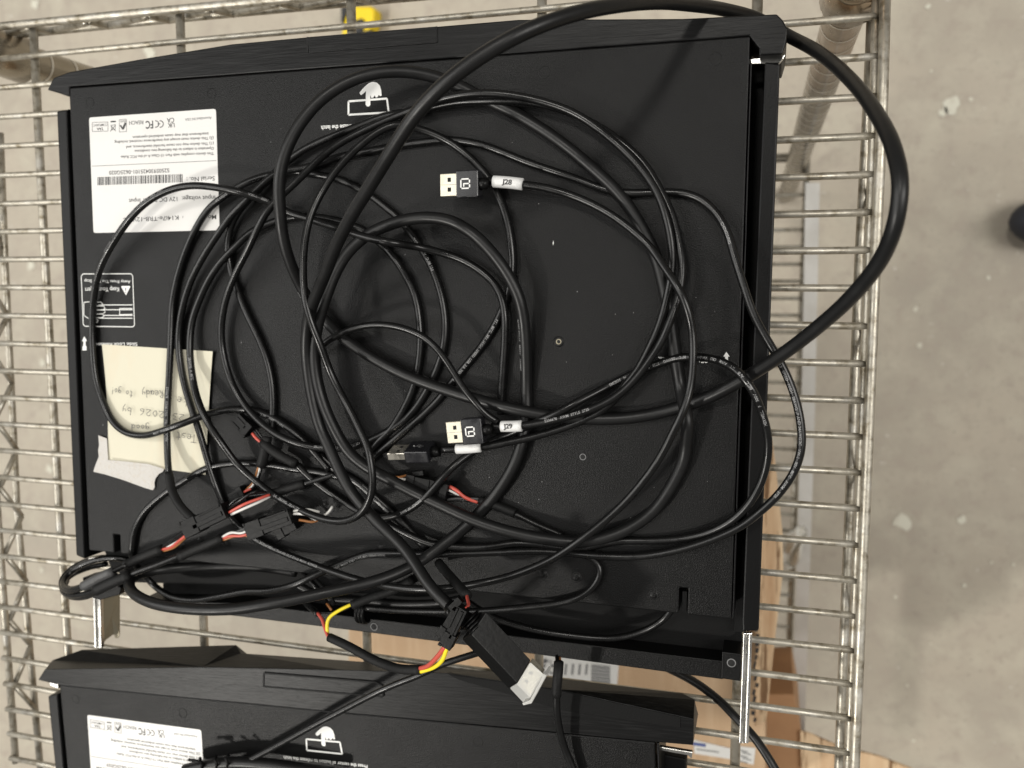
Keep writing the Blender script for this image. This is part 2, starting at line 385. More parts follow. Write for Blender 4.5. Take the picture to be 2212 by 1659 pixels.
def label_mesh(serial):
    mb = MB(); T = lambda x, y: L1(x / 3, y / 3)          # zoomed photo coordinates
    # rounded sheet
    c = [T(578, 762), T(1400, 705), T(1424, 1492), T(607, 1510)]
    out = []
    for i in range(4):
        p = c[i]; a = (c[i - 1] - p).normalized() * 1.6; d = (c[(i + 1) % 4] - p).normalized() * 1.6
        out += [p + a, p + a * .25 + d * .25, p + d]
    mb.prism([p + Vector((0, 0, .15)) for p in out], .15, M_label)
    def tx(s, x0, y0, x1, y1, cap, mt=M_ink, bold=0): text(mb, s, T(x0, y0), T(x1, y1), cap / 3 / 2.95, mt, bold or .008, .25)
    tx('Assembled IN USA', 1372, 756, 1200, 768, 14, M_inkg)
    tx('UK', 1132, 796, 1087, 799, 25); tx('CA', 1130, 764, 1083, 767, 25)
    tx('REACH', 930, 781, 838, 786, 20, M_inkg, .02)
    tx('FC', 993, 783, 945, 786, 42, M_ink, .02)
    for cx in (1058, 1028):                                  # the CE mark, arcs
        pts = []
        for i in range(13):
            a = math.radians(-100 + 200 * i / 12); pts.append(T(cx - 12 + 20 * math.cos(a) - 6, 804 + 21 * math.sin(a)) + Vector((0, 0, .25)))
        for i in range(12):
            d = (pts[i + 1] - pts[i]).normalized(); n = Vector((-d.y, d.x, 0)) * .28
            mb.sheet([pts[i] + n, pts[i + 1] + n, pts[i + 1] - n, pts[i] - n], M_ink)
    def bar(x0, y0, x1, y1, wd, mt=M_inkg, z=.25):
        a, d_ = T(x0, y0), T(x1, y1); d = (d_ - a).normalized(); n = Vector((-d.y, d.x, 0)) * wd / 2; u = Vector((0, 0, z)); mb.sheet([a + n + u, d_ + n + u, d_ - n + u, a - n + u], mt)
    bar(1022, 804, 1040, 803, .5, M_ink)
    def rect(x0, y0, x1, y1, wd, mt): bar(x0, y0, x1, y0 - 3, wd, mt); bar(x1, y0 - 3, x1, y1 - 3, wd, mt); bar(x1, y1 - 3, x0, y1, wd, mt); bar(x0, y1, x0, y0, wd, mt)
    rect(600, 794, 701, 853, .35, M_inkg); tx('TAA', 672, 826, 628, 829, 15, M_ink, .02); tx('COMPLIANT', 696, 801, 606, 805, 14, M_inkg)
    rect(775, 776, 821, 856, .35, M_inkg); bar(782, 812, 797, 838, 1.1, M_ink); bar(797, 838, 816, 796, 1.6, M_ink); tx('RoHS', 816, 779, 782, 781, 12, M_inkg)
    bar(718, 789, 752, 787, .9, M_ink); bar(718, 812, 752, 850, .35, M_ink); bar(752, 808, 716, 852, .35, M_ink); rect(724, 812, 748, 842, .3, M_ink)
    tx('interference that may cause undesired operation.', 1352, 858, 858, 883, 15, M_ink)
    tx('(2) This device must accept any interference received, including', 1386, 886, 744, 914, 15, M_ink)
    tx('(1) This device may not cause harmful interference, and', 1386, 921, 820, 946, 15, M_ink)
    tx('Operation is subject to the following two conditions:', 1387, 953, 872, 972, 15, M_ink)
    tx('This device complies with Part 15 Class A of the FCC Rules', 1387, 986, 784, 1010, 15, M_ink)
    bar(600, 1077, 1403, 1041, .35, M_inkg)
    tx(serial, 1098, 1092, 708, 1108, 22, M_ink)
    rnd = random.Random(7); x = 634
    while x < 1180:
        wv = rnd.choice((3, 3, 5, 8)); y = 1148 - (x - 634) * .036
        mb.sheet([T(x, y) + Vector((0, 0, .25)), T(x + wv, y) + Vector((0, 0, .25)), T(x + wv, y + 53) + Vector((0, 0, .25)), T(x, y + 53) + Vector((0, 0, .25))], M_ink); x += wv + rnd.choice((3, 4, 5, 7))
    tx('Serial No. :', 1393, 1142, 1210, 1150, 24)
    tx('Input voltage:', 1396, 1268, 1180, 1274, 24); tx('12V DC Power Input', 1150, 1276, 836, 1290, 24)
    tx('Model', 1402, 1393, 1300, 1397, 24); tx(':', 1190, 1401, 1183, 1401, 16); tx('K14i7e-TRB-12VDC', 1158, 1397, 800, 1413, 24)
    return mb

# ---- the upper drawer: shell
def notched(x0, x1, y0, y1, notches):
    """outline of the sheet with slots cut into its rear edge"""
    pts = [Vector((x0, y0, 0)), Vector((x1, y0, 0)), Vector((x1, y1, 0))]
    for a, b_, d in sorted(notches, reverse=True): pts += [Vector((b_, y1, 0)), Vector((b_, y1 + d, 0)), Vector((a, y1 + d, 0)), Vector((a, y1, 0))]
    return pts + [Vector((x0, y1, 0))]
na, nb = L1(247, 1196), L1(260, 1196); nc, nd = L1(1466, 1325), L1(1485, 1325)
b = MB(); b.prism(notched(0, Wd, 0, -Ld, [(na.x, nb.x, 13), (nc.x, nd.x, 15)])[::-1], 38, M_panel)
shell1 = part(b, 'panel', drawer1, .9)
b = MB(); b.box((nc.x + 3, -Ld + 7, -3), (0, 1, 0), 12, 2.4, 5, M_rail); part(b, 'slot_tab', drawer1)
# bezel of the upper drawer
out = [(102, 194), (115, 168), (150, 155), (300, 128), (500, 95), (662, 80), (737, 74), (943, 57), (1120, 42), (1300, 41), (1475, 40), (1678, 30), (1691, 43), (1701, 62), (1698, 90), (1690, 117)]
inn = [(1640, 119), (1640, 104), (1619, 77), (150, 187), (150, 208)]
top = [L1(u, v, .6) for u, v in out] + [L1(u, v, .6) for u, v in inn]
b = MB(); n = len(top)
# bevelled front: the top outline, then an outline that drops and steps outward, then the base
cen = Vector((Wd / 2, 20, 0))
def push(p, k, dz): return Vector((p.x, p.y + k, p.z - dz))
lo = [push(p, 0, 9) for p in top]; lo2 = [push(p, -2 if i < len(out) else 0, 44) for i, p in enumerate(top)]
vs = top + lo + lo2
fs = [list(range(n))[::-1], list(range(2 * n, 3 * n))]
for q in range(2):
    for i in range(n): a = q * n + i; c = q * n + (i + 1) % n; fs.append([a, c, c + n, a + n])
b.add(vs, fs, M_brush); bez1 = part(b, 'front_bezel', drawer1, .7)
b = MB(); tb = [L1(664, 80, 1.4), L1(942, 57, 1.4), L1(943, 92, 1.4), L1(667, 114, 1.4)]
b.prism(tb, 5, M_brush)
for (u0, v0, u1, v1) in ((664, 80, 665, 114), (943, 57, 944, 92)):
    a, c = L1(u0, v0, .8), L1(u1, v1, .8); b.box((a + c) / 2, c - a, (c - a).length, .9, .8, M_hole)
part(b, 'release_button', bez1, .15)
# side rails
def rail(par, T, quad, zt, h, name='side_rail', m=M_rail, bev=1.0):
    mb = MB(); mb.prism([T(u, v, zt) for u, v in quad], h, m); return part(mb, name, par, bev)
rail(drawer1, L1, [(122, 240), (144, 236), (183, 1208), (164, 1200)], -2, 34)
rail(drawer1, L1, [(146, 236), (149, 236), (188, 1200), (185, 1203)], -4, 30, 'inner_rail', M_rail, .3)
rail(drawer1, L1, [(1652, 133), (1685, 137), (1639, 1362), (1604, 1366), (1603, 1340)], -4, 36)
rail(drawer1, L1, [(1621, 135), (1624, 135), (1586, 1332), (1582, 1338)], -1, 32, 'inner_rail', M_rail, .3)
rail(drawer1, L1, [(1624, 139), (1652, 139), (1606, 1366), (1586, 1366)], -30, 6, 'rail_floor', M_tray, .2)
# steel slides that stick out
rail(drawer1, L1, [(1620, 127), (1697, 117), (1692, 127), (1684, 136), (1621, 139)], -8, 3, 'steel_slide', M_steel, .4)
m_ = MB()
for (u0, u1, u2, u3, zt) in ((1606, 1613, 1604, 1597, -12), (1613, 1619, 1610, 1604, -13.5), (1619, 1625, 1617, 1610, -12)):
    m_.prism([L1(u0, 1368, zt), L1(u1, 1368, zt), L1(u2, 1606, zt), L1(u3, 1606, zt)], 3, M_steel)
part(m_, 'steel_slide', drawer1, .3)
m_ = MB()
for (u0, u1, u2, u3, zt) in ((200, 205, 208, 204, -12), (205, 211, 213, 208, -13.2), (211, 217, 219, 213, -12)):
    m_.prism([L1(u0, 1285, zt), L1(u1, 1285, zt), L1(u2, 1400, zt), L1(u3, 1400, zt)], 3, M_steel)
sl = part(m_, 'steel_slide', drawer1, .3)
m_ = MB(); m_.prism([L1(217, 1285, -14), L1(257, 1283, -30), L1(257, 1372, -30), L1(254, 1379, -30), L1(248, 1378, -30), L1(246, 1369, -28), L1(226, 1384, -18), L1(219, 1396, -14)], 1.2, M_dull)
part(m_, 'slide_flange', sl, .2)
m_ = MB(); m_.prism([L1(190, 1206, -10), L1(212, 1203, -10), L1(211, 1211, -10), L1(194, 1216, -10)], 2, M_steel); part(m_, 'slide_tip', drawer1, .3)
m_ = MB(); m_.prism([L1(178, 1248, -6), L1(214, 1240, -6), L1(262, 1270, -6), L1(258, 1285, -6), L1(216, 1296, -6), L1(184, 1288, -6)], 12, M_rail); part(m_, 'rear_bracket', drawer1, .5)
# chassis tray and rear lip
m_ = MB(); tr = [(200, 1120), (1600, 1260), (1604, 1412), (1475, 1414), (1104, 1372), (737, 1328), (517, 1325), (352, 1290), (352, 1260), (292, 1258), (240, 1228)]
m_.prism([L1(u, v, -34) for u, v in tr], 2, M_tray); part(m_, 'chassis_tray', drawer1, .2)
m_ = MB(); lip = [(300, 1297), (517, 1303), (737, 1329), (1104, 1373), (1475, 1418), (1562, 1428), (1562, 1468), (1440, 1452), (1137, 1411), (737, 1359), (517, 1332), (330, 1312)]
m_.prism([L1(u, v, -18) for u, v in lip], 20, M_panel); part(m_, 'rear_lip', drawer1, .5)
m_ = MB(); m_.prism([L1(u, v, -15) for u, v in ((1560, 1408), (1602, 1413), (1600, 1472), (1558, 1466))], 23, M_panel); cb = part(m_, 'corner_bracket', drawer1, .5)
m_ = MB(); c_ = L1(1580, 1432, -14.8); m_.disc(c_, 2.4, .2, M_hole, 20, 2.3); m_.ring(c_, 2.3, .3, M_inkg, 20, .4); part(m_, 'threaded_hole', cb)
for u, v in ((808, 1354),):
    m_ = MB(); c_ = L1(u, v, -17.8); m_.disc(c_, 2.4, .2, M_hole, 20, 2.3); m_.ring(c_, 2.3, .3, M_inkg, 20, .4); part(m_, 'threaded_hole', drawer1)
# screws, rivets, nuts
for u, v, k in ((194, 222, 'r'), (456, 203, 'd'), (1176, 156, 'r'), (1545, 128, 'r'), (1207, 738, 'n'), (1259, 987, 'h'), (1104, 733, 'r'), (1005, 1013, 'r'),
                (392, 1180, 's'), (432, 1168, 's'), (490, 1173, 's'), (599, 1165, 's'), (701, 1085, 's'), (824, 1184, 's'), (1171, 1240, 's'), (1245, 1247, 's'), (1412, 1285, 's')):
    m_ = MB(); c_ = L1(u, v, .05)
    if k in 'rd': m_.ring(c_, 3.1, .35, M_panel, 28, .16); nm = 'rivet'
    elif k == 'n': m_.ring(c_, 2.3, .8, M_panel, 24, .7); m_.ring(c_, 1.4, .4, M_dull, 20, .6); m_.disc(c_ + Vector((0, 0, .1)), 1.2, .1, M_hole, 16); nm = 'nut'
    elif k == 'h': m_.disc(c_, 1.5, .1, M_hole, 16); m_.ring(c_, 1.7, .22, M_inkg, 20, .3); nm = 'threaded_hole'
    else:
        m_.ring(c_, 2.7, .4, M_panel, 24, .3); m_.disc(c_, 2.4, .4, M_plast, 24, 1.8)
        for a_ in (.4, .4 + math.pi / 2): m_.box(c_ + Vector((0, 0, .52)), (math.cos(a_), math.sin(a_), 0), 2.2, .55, .12, M_hole)
        nm = 'screw'
    part(m_, nm, drawer1)
# printed signs on the panel
m_ = MB(); icon_hand(m_, L1); text(m_, 'Press the center of button to release the latch', L1(901, 261), L1(694, 272), 2.45, M_white, .02, .2); part(m_, 'latch_sign', drawer1)
part(label_mesh('S2505930425101-0625G020'), 'product_label', drawer1)
m_ = MB(); T = lambda x, y: L1(x / 3, 553 + y / 3)
def bar(a, c, wd, z=.2, mt=M_white):
    d = (c - a).normalized(); n_ = Vector((-d.y, d.x, 0)) * wd / 2; u = Vector((0, 0, z)); m_.sheet([a + n_ + u, c + n_ + u, c - n_ + u, a - n_ + u], mt)
rr = [(540, 116), (850, 115), (861, 128), (873, 448), (862, 459), (552, 455), (541, 443), (528, 130)]
for i in range(8): bar(T(*rr[i]), T(*rr[(i + 1) % 8]), .6)
text(m_, 'Away From The Slide Stop', T(846, 158), T(548, 152), 2.0, M_white, .01, .2)
text(m_, 'Keep Your Fingers', T(772, 202), T(552, 206), 2.9, M_white, .01, .2)
m_.sheet([T(790, 194) + Vector((0, 0, .2)), T(843, 194) + Vector((0, 0, .2)), T(845, 200) + Vector((0, 0, .2)), T(818, 255) + Vector((0, 0, .2)), T(787, 200) + Vector((0, 0, .2))], M_white)
bar(T(817, 206), T(817, 226), .5, .35, M_panel); bar(T(817, 233), T(817, 238), .5, .35, M_panel)
for y in (317, 348, 385, 403): bar(T(640 if y in (317, 403) else 670, y), T(860, y), .55)
bar(T(777, 340), T(777, 380), .55, .22); bar(T(777, 340), T(860, 340), .5, .22); bar(T(777, 380), T(860, 378), .5, .22)
hs = [(625, 300), (655, 298), (668, 312), (655, 322), (630, 322)], [(630, 326), (672, 324), (684, 340), (668, 348), (630, 348)], [(630, 352), (675, 350), (684, 362), (670, 374), (630, 374)], [(625, 378), (668, 376), (676, 390), (660, 400), (628, 398)]
for h_ in hs:
    for i in range(4): bar(T(*h_[i]), T(*h_[i + 1]), .5, .24)
for a_, c_ in (((545, 300), (590, 296)), ((545, 385), (575, 405)), ((545, 300), (545, 385)), ((625, 405), (638, 418)), ((638, 418), (628, 432)), ((628, 432), (612, 428))): bar(T(*a_), T(*c_), .55)
part(m_, 'warning_sign', drawer1)
m_ = MB(); a_ = L1(183, 727), L1(183, 757)
m_.sheet([L1(182, 726, .2), L1(188, 737, .2), L1(185, 737, .2), L1(185, 746, .2), L1(187, 749, .2), L1(187, 757, .2), L1(178, 757, .2), L1(178, 749, .2), L1(180, 746, .2), L1(180, 737, .2), L1(177, 737, .2)], M_white)
text(m_, 'Slide Lock Release', L1(297, 740), L1(206, 741), 2.2, M_white, .01, .2)
part(m_, 'lock_sign', drawer1)
m_ = MB(); m_.sheet([L1(1569, 760, .2), L1(1576, 770, .2), L1(1572.5, 770.5, .2), L1(1573, 781, .2), L1(1566, 781, .2), L1(1566.5, 770.5, .2), L1(1562.5, 770, .2)], M_white)
for u in (1516, 1519, 1525, 1423, 1426, 1429): m_.disc(L1(u, 783 if u > 1500 else 772, .2), .35, .02, M_white, 8)
text(m_, 'Slide Lock Release', L1(1530, 777), L1(1424, 771), 1.6, M_white, .01, .2)
part(m_, 'lock_sign', drawer1)
m_ = MB()
rnd = random.Random(3)
for u, v in [(1195, 525), (433, 131), (875, 845), (518, 782), (1247, 630), (702, 586), (1413, 1053), (1528, 1040), (390, 1086), (222, 918), (875, 550), (1105, 250)] + [(rnd.uniform(200, 1550), rnd.uniform(250, 1150)) for _ in range(34)]:
    c_ = L1(u, v, .1); a_ = rnd.uniform(0, 3); l_ = rnd.uniform(.2, 1.0) if (u, v) != (1195, 525) else 3; wd = rnd.uniform(.14, .3)
    d_ = Vector((math.cos(a_), math.sin(a_), 0)); n_ = Vector((-d_.y, d_.x, 0))
    if u == 1195: d_ = Vector((.05, 1, 0)).normalized(); n_ = Vector((1, -.05, 0)); wd = .3
    m_.sheet([c_ - d_ * l_ / 2, c_ + n_ * wd, c_ + d_ * l_ / 2, c_ - n_ * wd], M_greyp if u != 1195 else M_white)
tag(part(m_, 'lint', drawer1), kind='stuff')

# ---- the lower drawer
b = MB(); b.prism([Vector((0, 0, 0)), Vector((Wd, 0, 0)), Vector((Wd, -Ld, 0)), Vector((0, -Ld, 0))][::-1], 38, M_panel); part(b, 'panel', drawer2, .9)
b = MB()
def Q(u, v, z): return L2(u, v, z)
base = [Q(82, 1469, .6), Q(127, 1480, .6), Q(737, 1539, .6), Q(1090, 1571, .6), Q(1415, 1603, .6), Q(1497, 1610, .6)]
ridge = [Q(97, 1446, 1), Q(437, 1441, 1), Q(737, 1447, 1), Q(964, 1453, 1), Q(1204, 1489, 1), Q(1499, 1553, 1)]
mid = [Q(113, 1426, -9), Q(500, 1412, -7), Q(737, 1437, -10), Q(1000, 1460, -12), Q(1300, 1489, -12), Q(1502, 1514, -9)]
edge = [Q(113, 1426, -22), Q(177, 1403, -26), Q(510, 1393, -26), Q(520, 1411, -20), Q(737, 1426, -22), Q(1130, 1456, -24), Q(1475, 1498, -22), Q(1501, 1511, -16)]
V_ = base + ridge + edge; nb_, nr = len(base), len(ridge)
fs = [[i, i + 1, nb_ + i + 1, nb_ + i] for i in range(5)]
E0 = nb_ + nr
fs += [[nb_, nb_ + 1, E0 + 2, E0 + 1, E0], [nb_ + 1, E0 + 3, E0 + 2], [nb_ + 1, nb_ + 2, E0 + 4, E0 + 3], [nb_ + 2, nb_ + 3, E0 + 5, E0 + 4], [nb_ + 3, nb_ + 4, E0 + 6, E0 + 5], [nb_ + 4, nb_ + 5, E0 + 7, E0 + 6]]
# close it downwards
lowv = [Vector((p.x - 2, p.y - 12, -38)) for p in edge] + [Vector((base[5].x, base[5].y, -38)), Vector((base[0].x, base[0].y, -38))]
o_ = len(V_); V_ = V_ + lowv
for i in range(7): fs.append([E0 + i, E0 + i + 1, o_ + i + 1, o_ + i])
fs.append([E0 + 7, nb_ + 5, 5, o_ + 8, o_ + 7]); fs.append([0, nb_, E0, o_, o_ + 9]); fs.append(list(range(o_, o_ + 10))); fs.append([0, o_ + 9, o_ + 8, 5, 4, 3, 2, 1])
b.add(V_, fs, M_brush); bez2 = part(b, 'front_bezel', drawer2, .4)
# raised wedges and the slot of the release button
m_ = MB(); bt = [Q(570, 1454, 1.5), Q(812, 1474, 1.5), Q(826, 1482, 1.5), Q(827, 1505, 1.5), Q(570, 1483, 1.5)]
m_.prism(bt, 3, M_brush)
for k in range(5):
    a_, c_ = bt[k] + Vector((0, 0, .1)), bt[(k + 1) % 5] + Vector((0, 0, .1)); m_.box((a_ + c_) / 2, c_ - a_, (c_ - a_).length, 1.1, .5, M_hole)
part(m_, 'release_button', bez2, .1)
m_ = MB(); m_.prism([Q(967, 1456, 1.3), Q(1204, 1491, 1.3), Q(1470, 1549, 1.3), Q(1470, 1573, 1.3), Q(1220, 1536, 1.3), Q(990, 1468, 1.3)], 3, M_tray); part(m_, 'recess_shade', bez2, .2)  # dark raised strip stands in for the shade inside the bezel recess
for u, v in ((163, 1511), (395, 1540), (1032, 1602), (1363, 1638)):
    m_ = MB(); m_.ring(L2(u, v, .05), 3.1, .35, M_panel, 28, .16); part(m_, 'rivet', drawer2)
rail(drawer2, L2, [(103, 1504), (124, 1500), (146, 1750), (128, 1750)], -2, 34)
rail(drawer2, L2, [(1433, 1630), (1482, 1640), (1478, 1760), (1428, 1750)], -22, 12, 'rail_floor', M_tray)
rail(drawer2, L2, [(1419, 1605), (1424, 1605), (1430, 1760), (1424, 1760)], .5, 30, 'inner_rail')
rail(drawer2, L2, [(1424, 1613), (1496, 1625), (1494, 1640), (1486, 1632), (1425, 1621)], -6, 3, 'steel_slide', M_steel, .4)
rail(drawer2, L2, [(106, 1472), (126, 1478), (126, 1488), (108, 1482)], -6, 3, 'steel_slide', M_steel, .4)
# sign and label follow the upper drawer's positions on its own panel
m_ = MB(); icon_hand(m_, L1); text(m_, 'Press the center of button to release the latch', L1(901, 261), L1(694, 272), 2.45, M_white, .02, .2)
sg = part(m_, 'latch_sign', drawer2)
lb = part(label_mesh('S2505930425101-0625G029'), 'product_label', drawer2)
def fit2(o, src, dst):
    """slide and turn a sign so that two of its points fall on two measured ones"""
    s0, s1 = src; d0, d1 = dst; a_ = math.atan2(*(d1 - d0).yx) - math.atan2(*(s1 - s0).yx)
    R_ = Matrix.Rotation(a_, 4, 'Z'); o.matrix_local = Matrix.Translation((d0 - R_ @ s0) * S) @ R_
fit2(sg, (L1(901, 261), L1(694, 272)), (L2(794, 1652), L2(610, 1632)))
fit2(lb, (L1(193, 254), L1(467, 235)), (L2(189, 1544), L2(430, 1576)))

# ================================================================== NOTE, TAPE
ZT = D1O.z
b = MB(); T = lambda x, y, z=0: P(x / 3, 553 + y / 3, ZT + z)
NX, NY = 14, 14; cor = [(660, 572), (1378, 618), (1332, 1418), (700, 1330)]
vs = []
for j in range(NY + 1):
    for i in range(NX + 1):
        s_, t_ = i / NX, j / NY
        x = (1 - s_) * (1 - t_) * cor[0][0] + s_ * (1 - t_) * cor[1][0] + s_ * t_ * cor[2][0] + (1 - s_) * t_ * cor[3][0]
        y = (1 - s_) * (1 - t_) * cor[0][1] + s_ * (1 - t_) * cor[1][1] + s_ * t_ * cor[2][1] + (1 - s_) * t_ * cor[3][1]
        x += 14 * math.sin(t_ * math.pi) * (1 - s_) - 4 * s_ * math.sin(t_ * 3)
        z = .5 + 2.2 * (max(0, math.sin(s_ * math.pi)) * t_ * (1 - t_) * 2 + .5 * s_ ** 6) + 1.0 * math.sin(7 * s_ + 4 * t_) * .5 * t_ + .9 * math.exp(-((s_ * 1.3 + t_ - 1.25) / .09) ** 2)
        vs.append(T(x, y, z))
b.add(vs, [[j * (NX + 1) + i, j * (NX + 1) + i + 1, (j + 1) * (NX + 1) + i + 1, (j + 1) * (NX + 1) + i] for j in range(NY) for i in range(NX)], M_note, True)
# handwriting: simple stroke letters
G = {'T': [[(0, 1), (.7, 1)], [(.35, 1), (.3, 0)]], 'e': [[(.05, .3), (.45, .35), (.4, .55), (.2, .6), (.05, .35), (.15, .05), (.45, .05)]], 's': [[(.4, .55), (.1, .5), (.15, .35), (.4, .25), (.3, .02), (.05, .05)]],
     't': [[(.25, .95), (.2, .05), (.4, .02)], [(.02, .6), (.45, .62)]], 'g': [[(.4, .5), (.15, .55), (.05, .3), (.3, .15), (.42, .5), (.38, -.25), (.2, -.4), (0, -.3)]], 'o': [[(.25, .55), (.05, .3), (.2, .02), (.42, .25), (.25, .55)]],
     'd': [[(.4, .4), (.15, .5), (.05, .2), (.25, .02), (.42, .3), (.45, 1), (.45, 0)]], '/': [[(0, -.1), (.35, 1.05)]], '1': [[(.1, .9), (.12, 0)]], '2': [[(.05, .7), (.25, .9), (.45, .65), (.05, .05), (.5, .05)]],
     '3': [[(.05, .9), (.4, .85), (.15, .5), (.42, .3), (.2, 0), (.02, .1)]], '0': [[(.25, .85), (.05, .4), (.2, .02), (.45, .4), (.25, .85)]], '6': [[(.4, .95), (.1, .5), (.08, .1), (.35, .05), (.42, .3), (.12, .35)]],
     'b': [[(.08, 1), (.05, .05), (.35, .05), (.42, .35), (.1, .45)]], 'y': [[(.05, .55), (.1, .25), (.35, .3)], [(.42, .6), (.35, 0), (.1, -.4)]], 'L': [[(.1, 1), (.05, 0), (.45, .02)]], 'u': [[(.05, .5), (.1, .05), (.35, .1), (.4, .5), (.42, .02)]],
     'k': [[(.1, 1), (.05, 0)], [(.4, .55), (.1, .3), (.42, 0)]], 'R': [[(.05, 0), (.1, .95), (.45, .8), (.1, .5), (.5, 0)]], 'a': [[(.4, .5), (.1, .5), (.05, .1), (.3, .05), (.4, .5), (.45, 0)]], '.': [[(.1, .02), (.14, .06)]], '!': [[(.15, .95), (.12, .3)], [(.1, .02), (.14, .05)]]}
def write(s, x0, y0, x1, y1, h):
    p0, p1 = T(x0, y0, 3.2), T(x1, y1, 3.2); ax = (p1 - p0).normalized(); up = Vector((0, 0, 1)).cross(ax); L = (p1 - p0).length; wd = L / len(s)
    for i, c in enumerate(s):
        for st in G.get(c, []):
            st = [Vector((a, b_, 0)) for a, b_ in st]
            pts = [p0 + ax * (i * wd + q.x * wd * 1.5) + up * (q.y * h) for q in st]
            if len(pts) > 2: pts = [a for a, r_ in spline([(q, 1) for q in pts], .6)]
            b.tube(pts, (.19), M_pencil, 5)
write('Luke.', 1290, 940, 1105, 900, 5.2); write('Ready', 1055, 872, 912, 868, 5.0); write('to go!', 860, 878, 712, 850, 4.6)
write('1/23/2026', 1280, 1040, 895, 985, 4.8); write('by', 850, 985, 785, 975, 4.8)
write('Test', 1275, 1160, 1135, 1140, 5.2); write('good', 965, 1098, 845, 1090, 4.4)
tag(b.build('sticky_note'), 'pale yellow handwritten sticky note reading test good, taped to the drawer panel', 'note')
b = MB()
tp = [(637, 1162), (692, 1183), (700, 1325), (820, 1345), (960, 1358), (1062, 1385), (1052, 1400), (1030, 1412), (1008, 1440), (1000, 1468), (1002, 1500), (990, 1518), (930, 1500), (800, 1452), (680, 1415), (605, 1398), (612, 1372), (622, 1345), (640, 1300), (636, 1262), (642, 1225)]
b.prism([T(x, y, 1.3) for x, y in tp], .3, M_tape); b.prism([T(x, y, 2.6) for x, y in ((700, 1322), (830, 1333), (960, 1348), (1063, 1380), (1060, 1390), (962, 1364), (820, 1352), (700, 1334))], .2, M_tape)
tag(b.build('masking_tape'), 'torn strip of pale masking tape under the yellow sticky note', 'tape')

# ================================================================== CABLES
def cable(name, label, cat, px, r=2.1, m=M_pvc, prints=(), group='black cables tangled on the drawer', flat=1.0, single=False):
    pts, rs = path(px, r)
    mb = MB(); mb.tube(pts, rs, m, 14, True, flat)
    for (s0, tx_, side, flip) in prints: print_on(mb, pts, rs, s0, tx_, 2.1 if r < 3 else 2.4, side, M_greyp, flip)
    if single:
        o = mb.build(name); return tag(o, label, cat, group), pts
    root = thing(name, label, cat, (pts[0].x, pts[0].y, min(p.z for p in pts)), 0, group)
    mb.build('cord', root); return root, pts
def sleeve(par, px, r, m=M_shrink, name='sleeve', n=16, label=None):
    pts, rs = path(px, r); mb = MB(); mb.tube(pts, rs, m, n)
    o = mb.build(name, par)
    if label: o['label'] = label
    return o
def wires(par, lst):
    for px, r, m, nm in lst:
        pts, rs = path(px, r, 1.2); mb = MB(); mb.tube(pts, rs, m, 8); mb.build(nm, par)

GRP = 'black cables tangled on the drawer'
# --- thick video cable --------------------------------------------------
Tpx = [(985, 1325, 98), (975, 1313, 98), (932, 1270, 94), (875, 1187, 84), (800, 1112, 77), (752, 1052, 74), (728, 1005, 73), (707, 958, 72), (690, 920, 72), (677, 870, 73), (668, 820, 74), (662, 770, 76), (662, 725, 79), (668, 680, 84), (682, 640, 92),
       (703, 590, 102), (722, 540, 112), (757, 470, 126), (803, 395, 140), (848, 322, 151), (900, 245, 160), (965, 178, 165), (1045, 118, 166), (1140, 66, 162), (1240, 30, 148), (1330, 12, 128), (1420, 5, 100), (1490, 10, 72), (1570, 22, 42), (1640, 42, 20), (1700, 76, 22),
       (1760, 108, 45), (1830, 165, 82), (1890, 240, 118), (1930, 320, 142), (1945, 400, 152), (1935, 480, 150), (1903, 560, 138), (1840, 640, 122), (1760, 712, 104), (1680, 772, 88), (1600, 822, 74), (1520, 862, 64), (1430, 890, 60), (1340, 904, 60), (1230, 902, 62), (1120, 886, 67), (1000, 854, 65), (880, 812, 63), (800, 770, 62),
       (748, 735, 61), (705, 695, 61), (672, 655, 63), (652, 622, 67), (628, 570, 75), (612, 515, 82), (605, 455, 87), (603, 400, 90), (613, 340, 91), (640, 280, 90), (682, 226, 88), (735, 186, 85), (792, 163, 81), (850, 154, 76), (915, 160, 70), (985, 183, 64), (1060, 221, 61), (1125, 252, 60), (1205, 303, 60), (1280, 364, 59.5), (1340, 422, 59), (1385, 490, 59), (1418, 560, 59), (1438, 640, 59),
       (1450, 710, 59), (1460, 780, 59), (1470, 840, 58.5), (1484, 905, 68), (1482, 962, 62), (1475, 1000, 60), (1450, 1050, 60), (1415, 1100, 60), (1370, 1135, 61), (1312, 1160, 62), (1255, 1170, 63), (1180, 1164, 65), (1100, 1148, 67), (1020, 1122, 68), (950, 1090, 68), (895, 1064, 68), (840, 1035, 69), (790, 1008, 70), (752, 975, 71), (722, 925, 72), (700, 875, 73), (686, 825, 74), (680, 775, 75), (682, 725, 76), (692, 680, 77), (705, 640, 77),
       (720, 600, 76), (748, 550, 74), (787, 512, 73), (828, 490, 73), (875, 475, 73), (925, 470, 73), (975, 478, 73), (1022, 505, 73), (1062, 545, 72), (1095, 590, 70), (1120, 640, 68), (1131, 690, 65), (1136, 770, 61), (1137, 838, 58), (1137, 900, 58), (1126, 960, 60), (1110, 1005, 60), (1078, 1058, 60), (1038, 1105, 59), (1000, 1143, 60), (955, 1178, 63), (915, 1208, 67), (865, 1235, 74), (800, 1258, 83), (700, 1281, 93), (600, 1301, 100), (500, 1316, 103), (400, 1315, 103), (330, 1303, 99), (288, 1281, 90), (279, 1260, 78), (296, 1242, 62), (345, 1231, 48), (433, 1224, 38), (560, 1224, 32), (640, 1236, 28)]
def rT(q):   # jacket a little slimmer where it lies flat, as traced
    return 3.7
